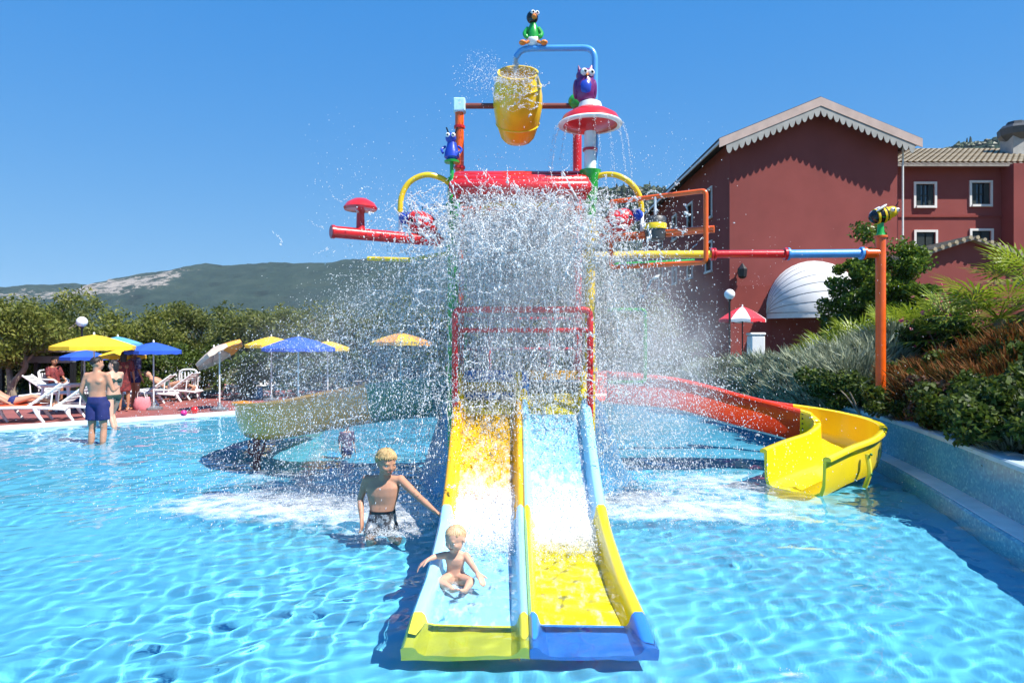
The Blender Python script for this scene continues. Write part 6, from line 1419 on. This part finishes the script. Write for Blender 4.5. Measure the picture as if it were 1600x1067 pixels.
# running water in the two lanes
def film_mat():
    m = bpy.data.materials.new('running_water_film'); m.use_nodes = True; nt = m.node_tree; nt.nodes.clear()
    t = nt.nodes.new('ShaderNodeBsdfTransparent'); t.inputs[0].default_value = (.90, .97, 1, 1); g = nt.nodes.new('ShaderNodeBsdfGlossy'); g.inputs['Roughness'].default_value = .04
    fr = nt.nodes.new('ShaderNodeFresnel'); fr.inputs[0].default_value = 1.33; mx = nt.nodes.new('ShaderNodeMixShader')
    n = noise(nt, 9, 5, .6, stretch=(1, .6, 1)); bp = nt.nodes.new('ShaderNodeBump'); bp.inputs['Strength'].default_value = .7; bp.inputs['Distance'].default_value = .02; nt.links.new(n.outputs['Fac'], bp.inputs['Height']); nt.links.new(bp.outputs[0], g.inputs['Normal']); nt.links.new(bp.outputs[0], fr.inputs['Normal'])
    nt.links.new(fr.outputs[0], mx.inputs[0]); nt.links.new(t.outputs[0], mx.inputs[1]); nt.links.new(g.outputs[0], mx.inputs[2])
    at = nt.nodes.new('ShaderNodeAttribute'); at.attribute_name = 'cover'; n2 = noise(nt, 10, 9, .72, stretch=(1.5, .75, 1))
    ad = nt.nodes.new('ShaderNodeMath'); ad.operation = 'MULTIPLY_ADD'; nt.links.new(at.outputs['Fac'], ad.inputs[0]); ad.inputs[1].default_value = .6; nt.links.new(n2.outputs['Fac'], ad.inputs[2])
    r = ramp(nt, ad.outputs[0], [(.58, (0, 0, 0)), (1.08, (.86,) * 3)])
    d = nt.nodes.new('ShaderNodeBsdfDiffuse'); d.inputs[0].default_value = (.92, .95, .97, 1); m2 = nt.nodes.new('ShaderNodeMixShader')
    nt.links.new(r.outputs[0], m2.inputs[0]); nt.links.new(mx.outputs[0], m2.inputs[1]); nt.links.new(d.outputs[0], m2.inputs[2])
    o = nt.nodes.new('ShaderNodeOutputMaterial'); nt.links.new(m2.outputs[0], o.inputs[0]); return m
MT['film'] = film_mat()
def film_z(X, Y):
    top = np.interp(-Y, [-a for a in TD], TZ); wh = np.where(Y > 5.8, .17, .17 - .05 * np.clip((5.8 - Y) / 1.4, 0, 1))
    th = .028 + .05 * np.clip((5.6 - Y) / .9, 0, 1) ; th = th * np.clip((Y - 4.2) / .25, .15, 1)
    z = top - wh + th + .010 * np.sin(X * 23 + 3 * np.sin(Y * 4)) * np.sin(Y * 17 + 2 * np.sin(X * 9)) + .006 * np.sin(Y * 41 + X * 13)
    return z
def film_c(X, Y):
    return .92 * np.exp(-((Y - 6.1) / .36) ** 2) + .06 * np.clip((Y - 6.2) / .5, 0, 1) + .10
for x0, x1, lab in ((XC - HWT + .10, XC - .065, 'left'), (XC + .065, XC + HWT - .10, 'right')):
    o = link('running_water', cover_mesh('running_water', np.linspace(x0, x1, 40), np.linspace(4.3, 7.5, 170), film_z, film_c), MT['film']); tag(o, 'thin white water running down the %s slide lane' % lab, 'water', kind='stuff')

# drifting mist: even, thin veils inside the burst
def mist_mat(name, dens, r_=None):
    m = bpy.data.materials.new(name); m.use_nodes = True; nt = m.node_tree; nt.nodes.clear()
    v = nt.nodes.new('ShaderNodeVolumePrincipled'); v.inputs['Color'].default_value = (.97, .985, 1, 1); v.inputs['Density'].default_value = dens; v.inputs['Anisotropy'].default_value = .2
    o = nt.nodes.new('ShaderNodeOutputMaterial'); nt.links.new(v.outputs[0], o.inputs['Volume'])
    if r_:      # thins out towards its edge, with ragged drifts
        tc = nt.nodes.new('ShaderNodeTexCoord'); mp = nt.nodes.new('ShaderNodeMapping'); mp.inputs['Scale'].default_value = [1 / x for x in r_]; nt.links.new(tc.outputs['Object'], mp.inputs[0])
        ln = nt.nodes.new('ShaderNodeVectorMath'); ln.operation = 'LENGTH'; nt.links.new(mp.outputs[0], ln.inputs[0])
        mr = nt.nodes.new('ShaderNodeMapRange'); mr.interpolation_type = 'SMOOTHERSTEP'; nt.links.new(ln.outputs['Value'], mr.inputs[0]); mr.inputs[1].default_value = .98; mr.inputs[2].default_value = .05; mr.inputs[3].default_value = 0; mr.inputs[4].default_value = dens * 2.2
        n = noise(nt, 2.2, 2, .5); nr = nt.nodes.new('ShaderNodeMapRange'); nt.links.new(n.outputs['Fac'], nr.inputs[0]); nr.inputs[1].default_value = .35; nr.inputs[2].default_value = .65; nr.inputs[3].default_value = .35; nr.inputs[4].default_value = 1.3
        mu = nt.nodes.new('ShaderNodeMath'); mu.operation = 'MULTIPLY'; nt.links.new(mr.outputs[0], mu.inputs[0]); nt.links.new(nr.outputs[0], mu.inputs[1]); nt.links.new(mu.outputs[0], v.inputs['Density'])
    return m
for c, r_, dens, lab in (((-1.6, 8.1, 1.35), (2.4, 1.0, 1.6), .14, 'left'), ((1.55, 8.2, 1.6), (1.4, .9, 1.8), .42, 'right'), ((.1, 7.1, 2.4), (1.3, .5, 1.4), .36, 'front')):
    o = MB().ell(c, r_, nu=32, nv=20).build('spray_mist', mist_mat('spray_mist_' + lab, dens, r_), None, c); tag(o, 'thin white mist hanging on the %s of the tower' % lab, 'mist', kind='stuff')
# summer haze over the lake hills
mb = MB().box((0, 1500, 120), (7600, 7600, 262)); o = mb.build('haze', mist_mat('summer_haze', .00010), None, (0, 1500, 120), smooth=False); tag(o, kind='stuff')
hv = o.data.materials[0].node_tree.nodes['Principled Volume']; hv.inputs['Color'].default_value = (.62, .80, 1, 1); hv.inputs['Anisotropy'].default_value = 0
cy.volume_bounces = 1
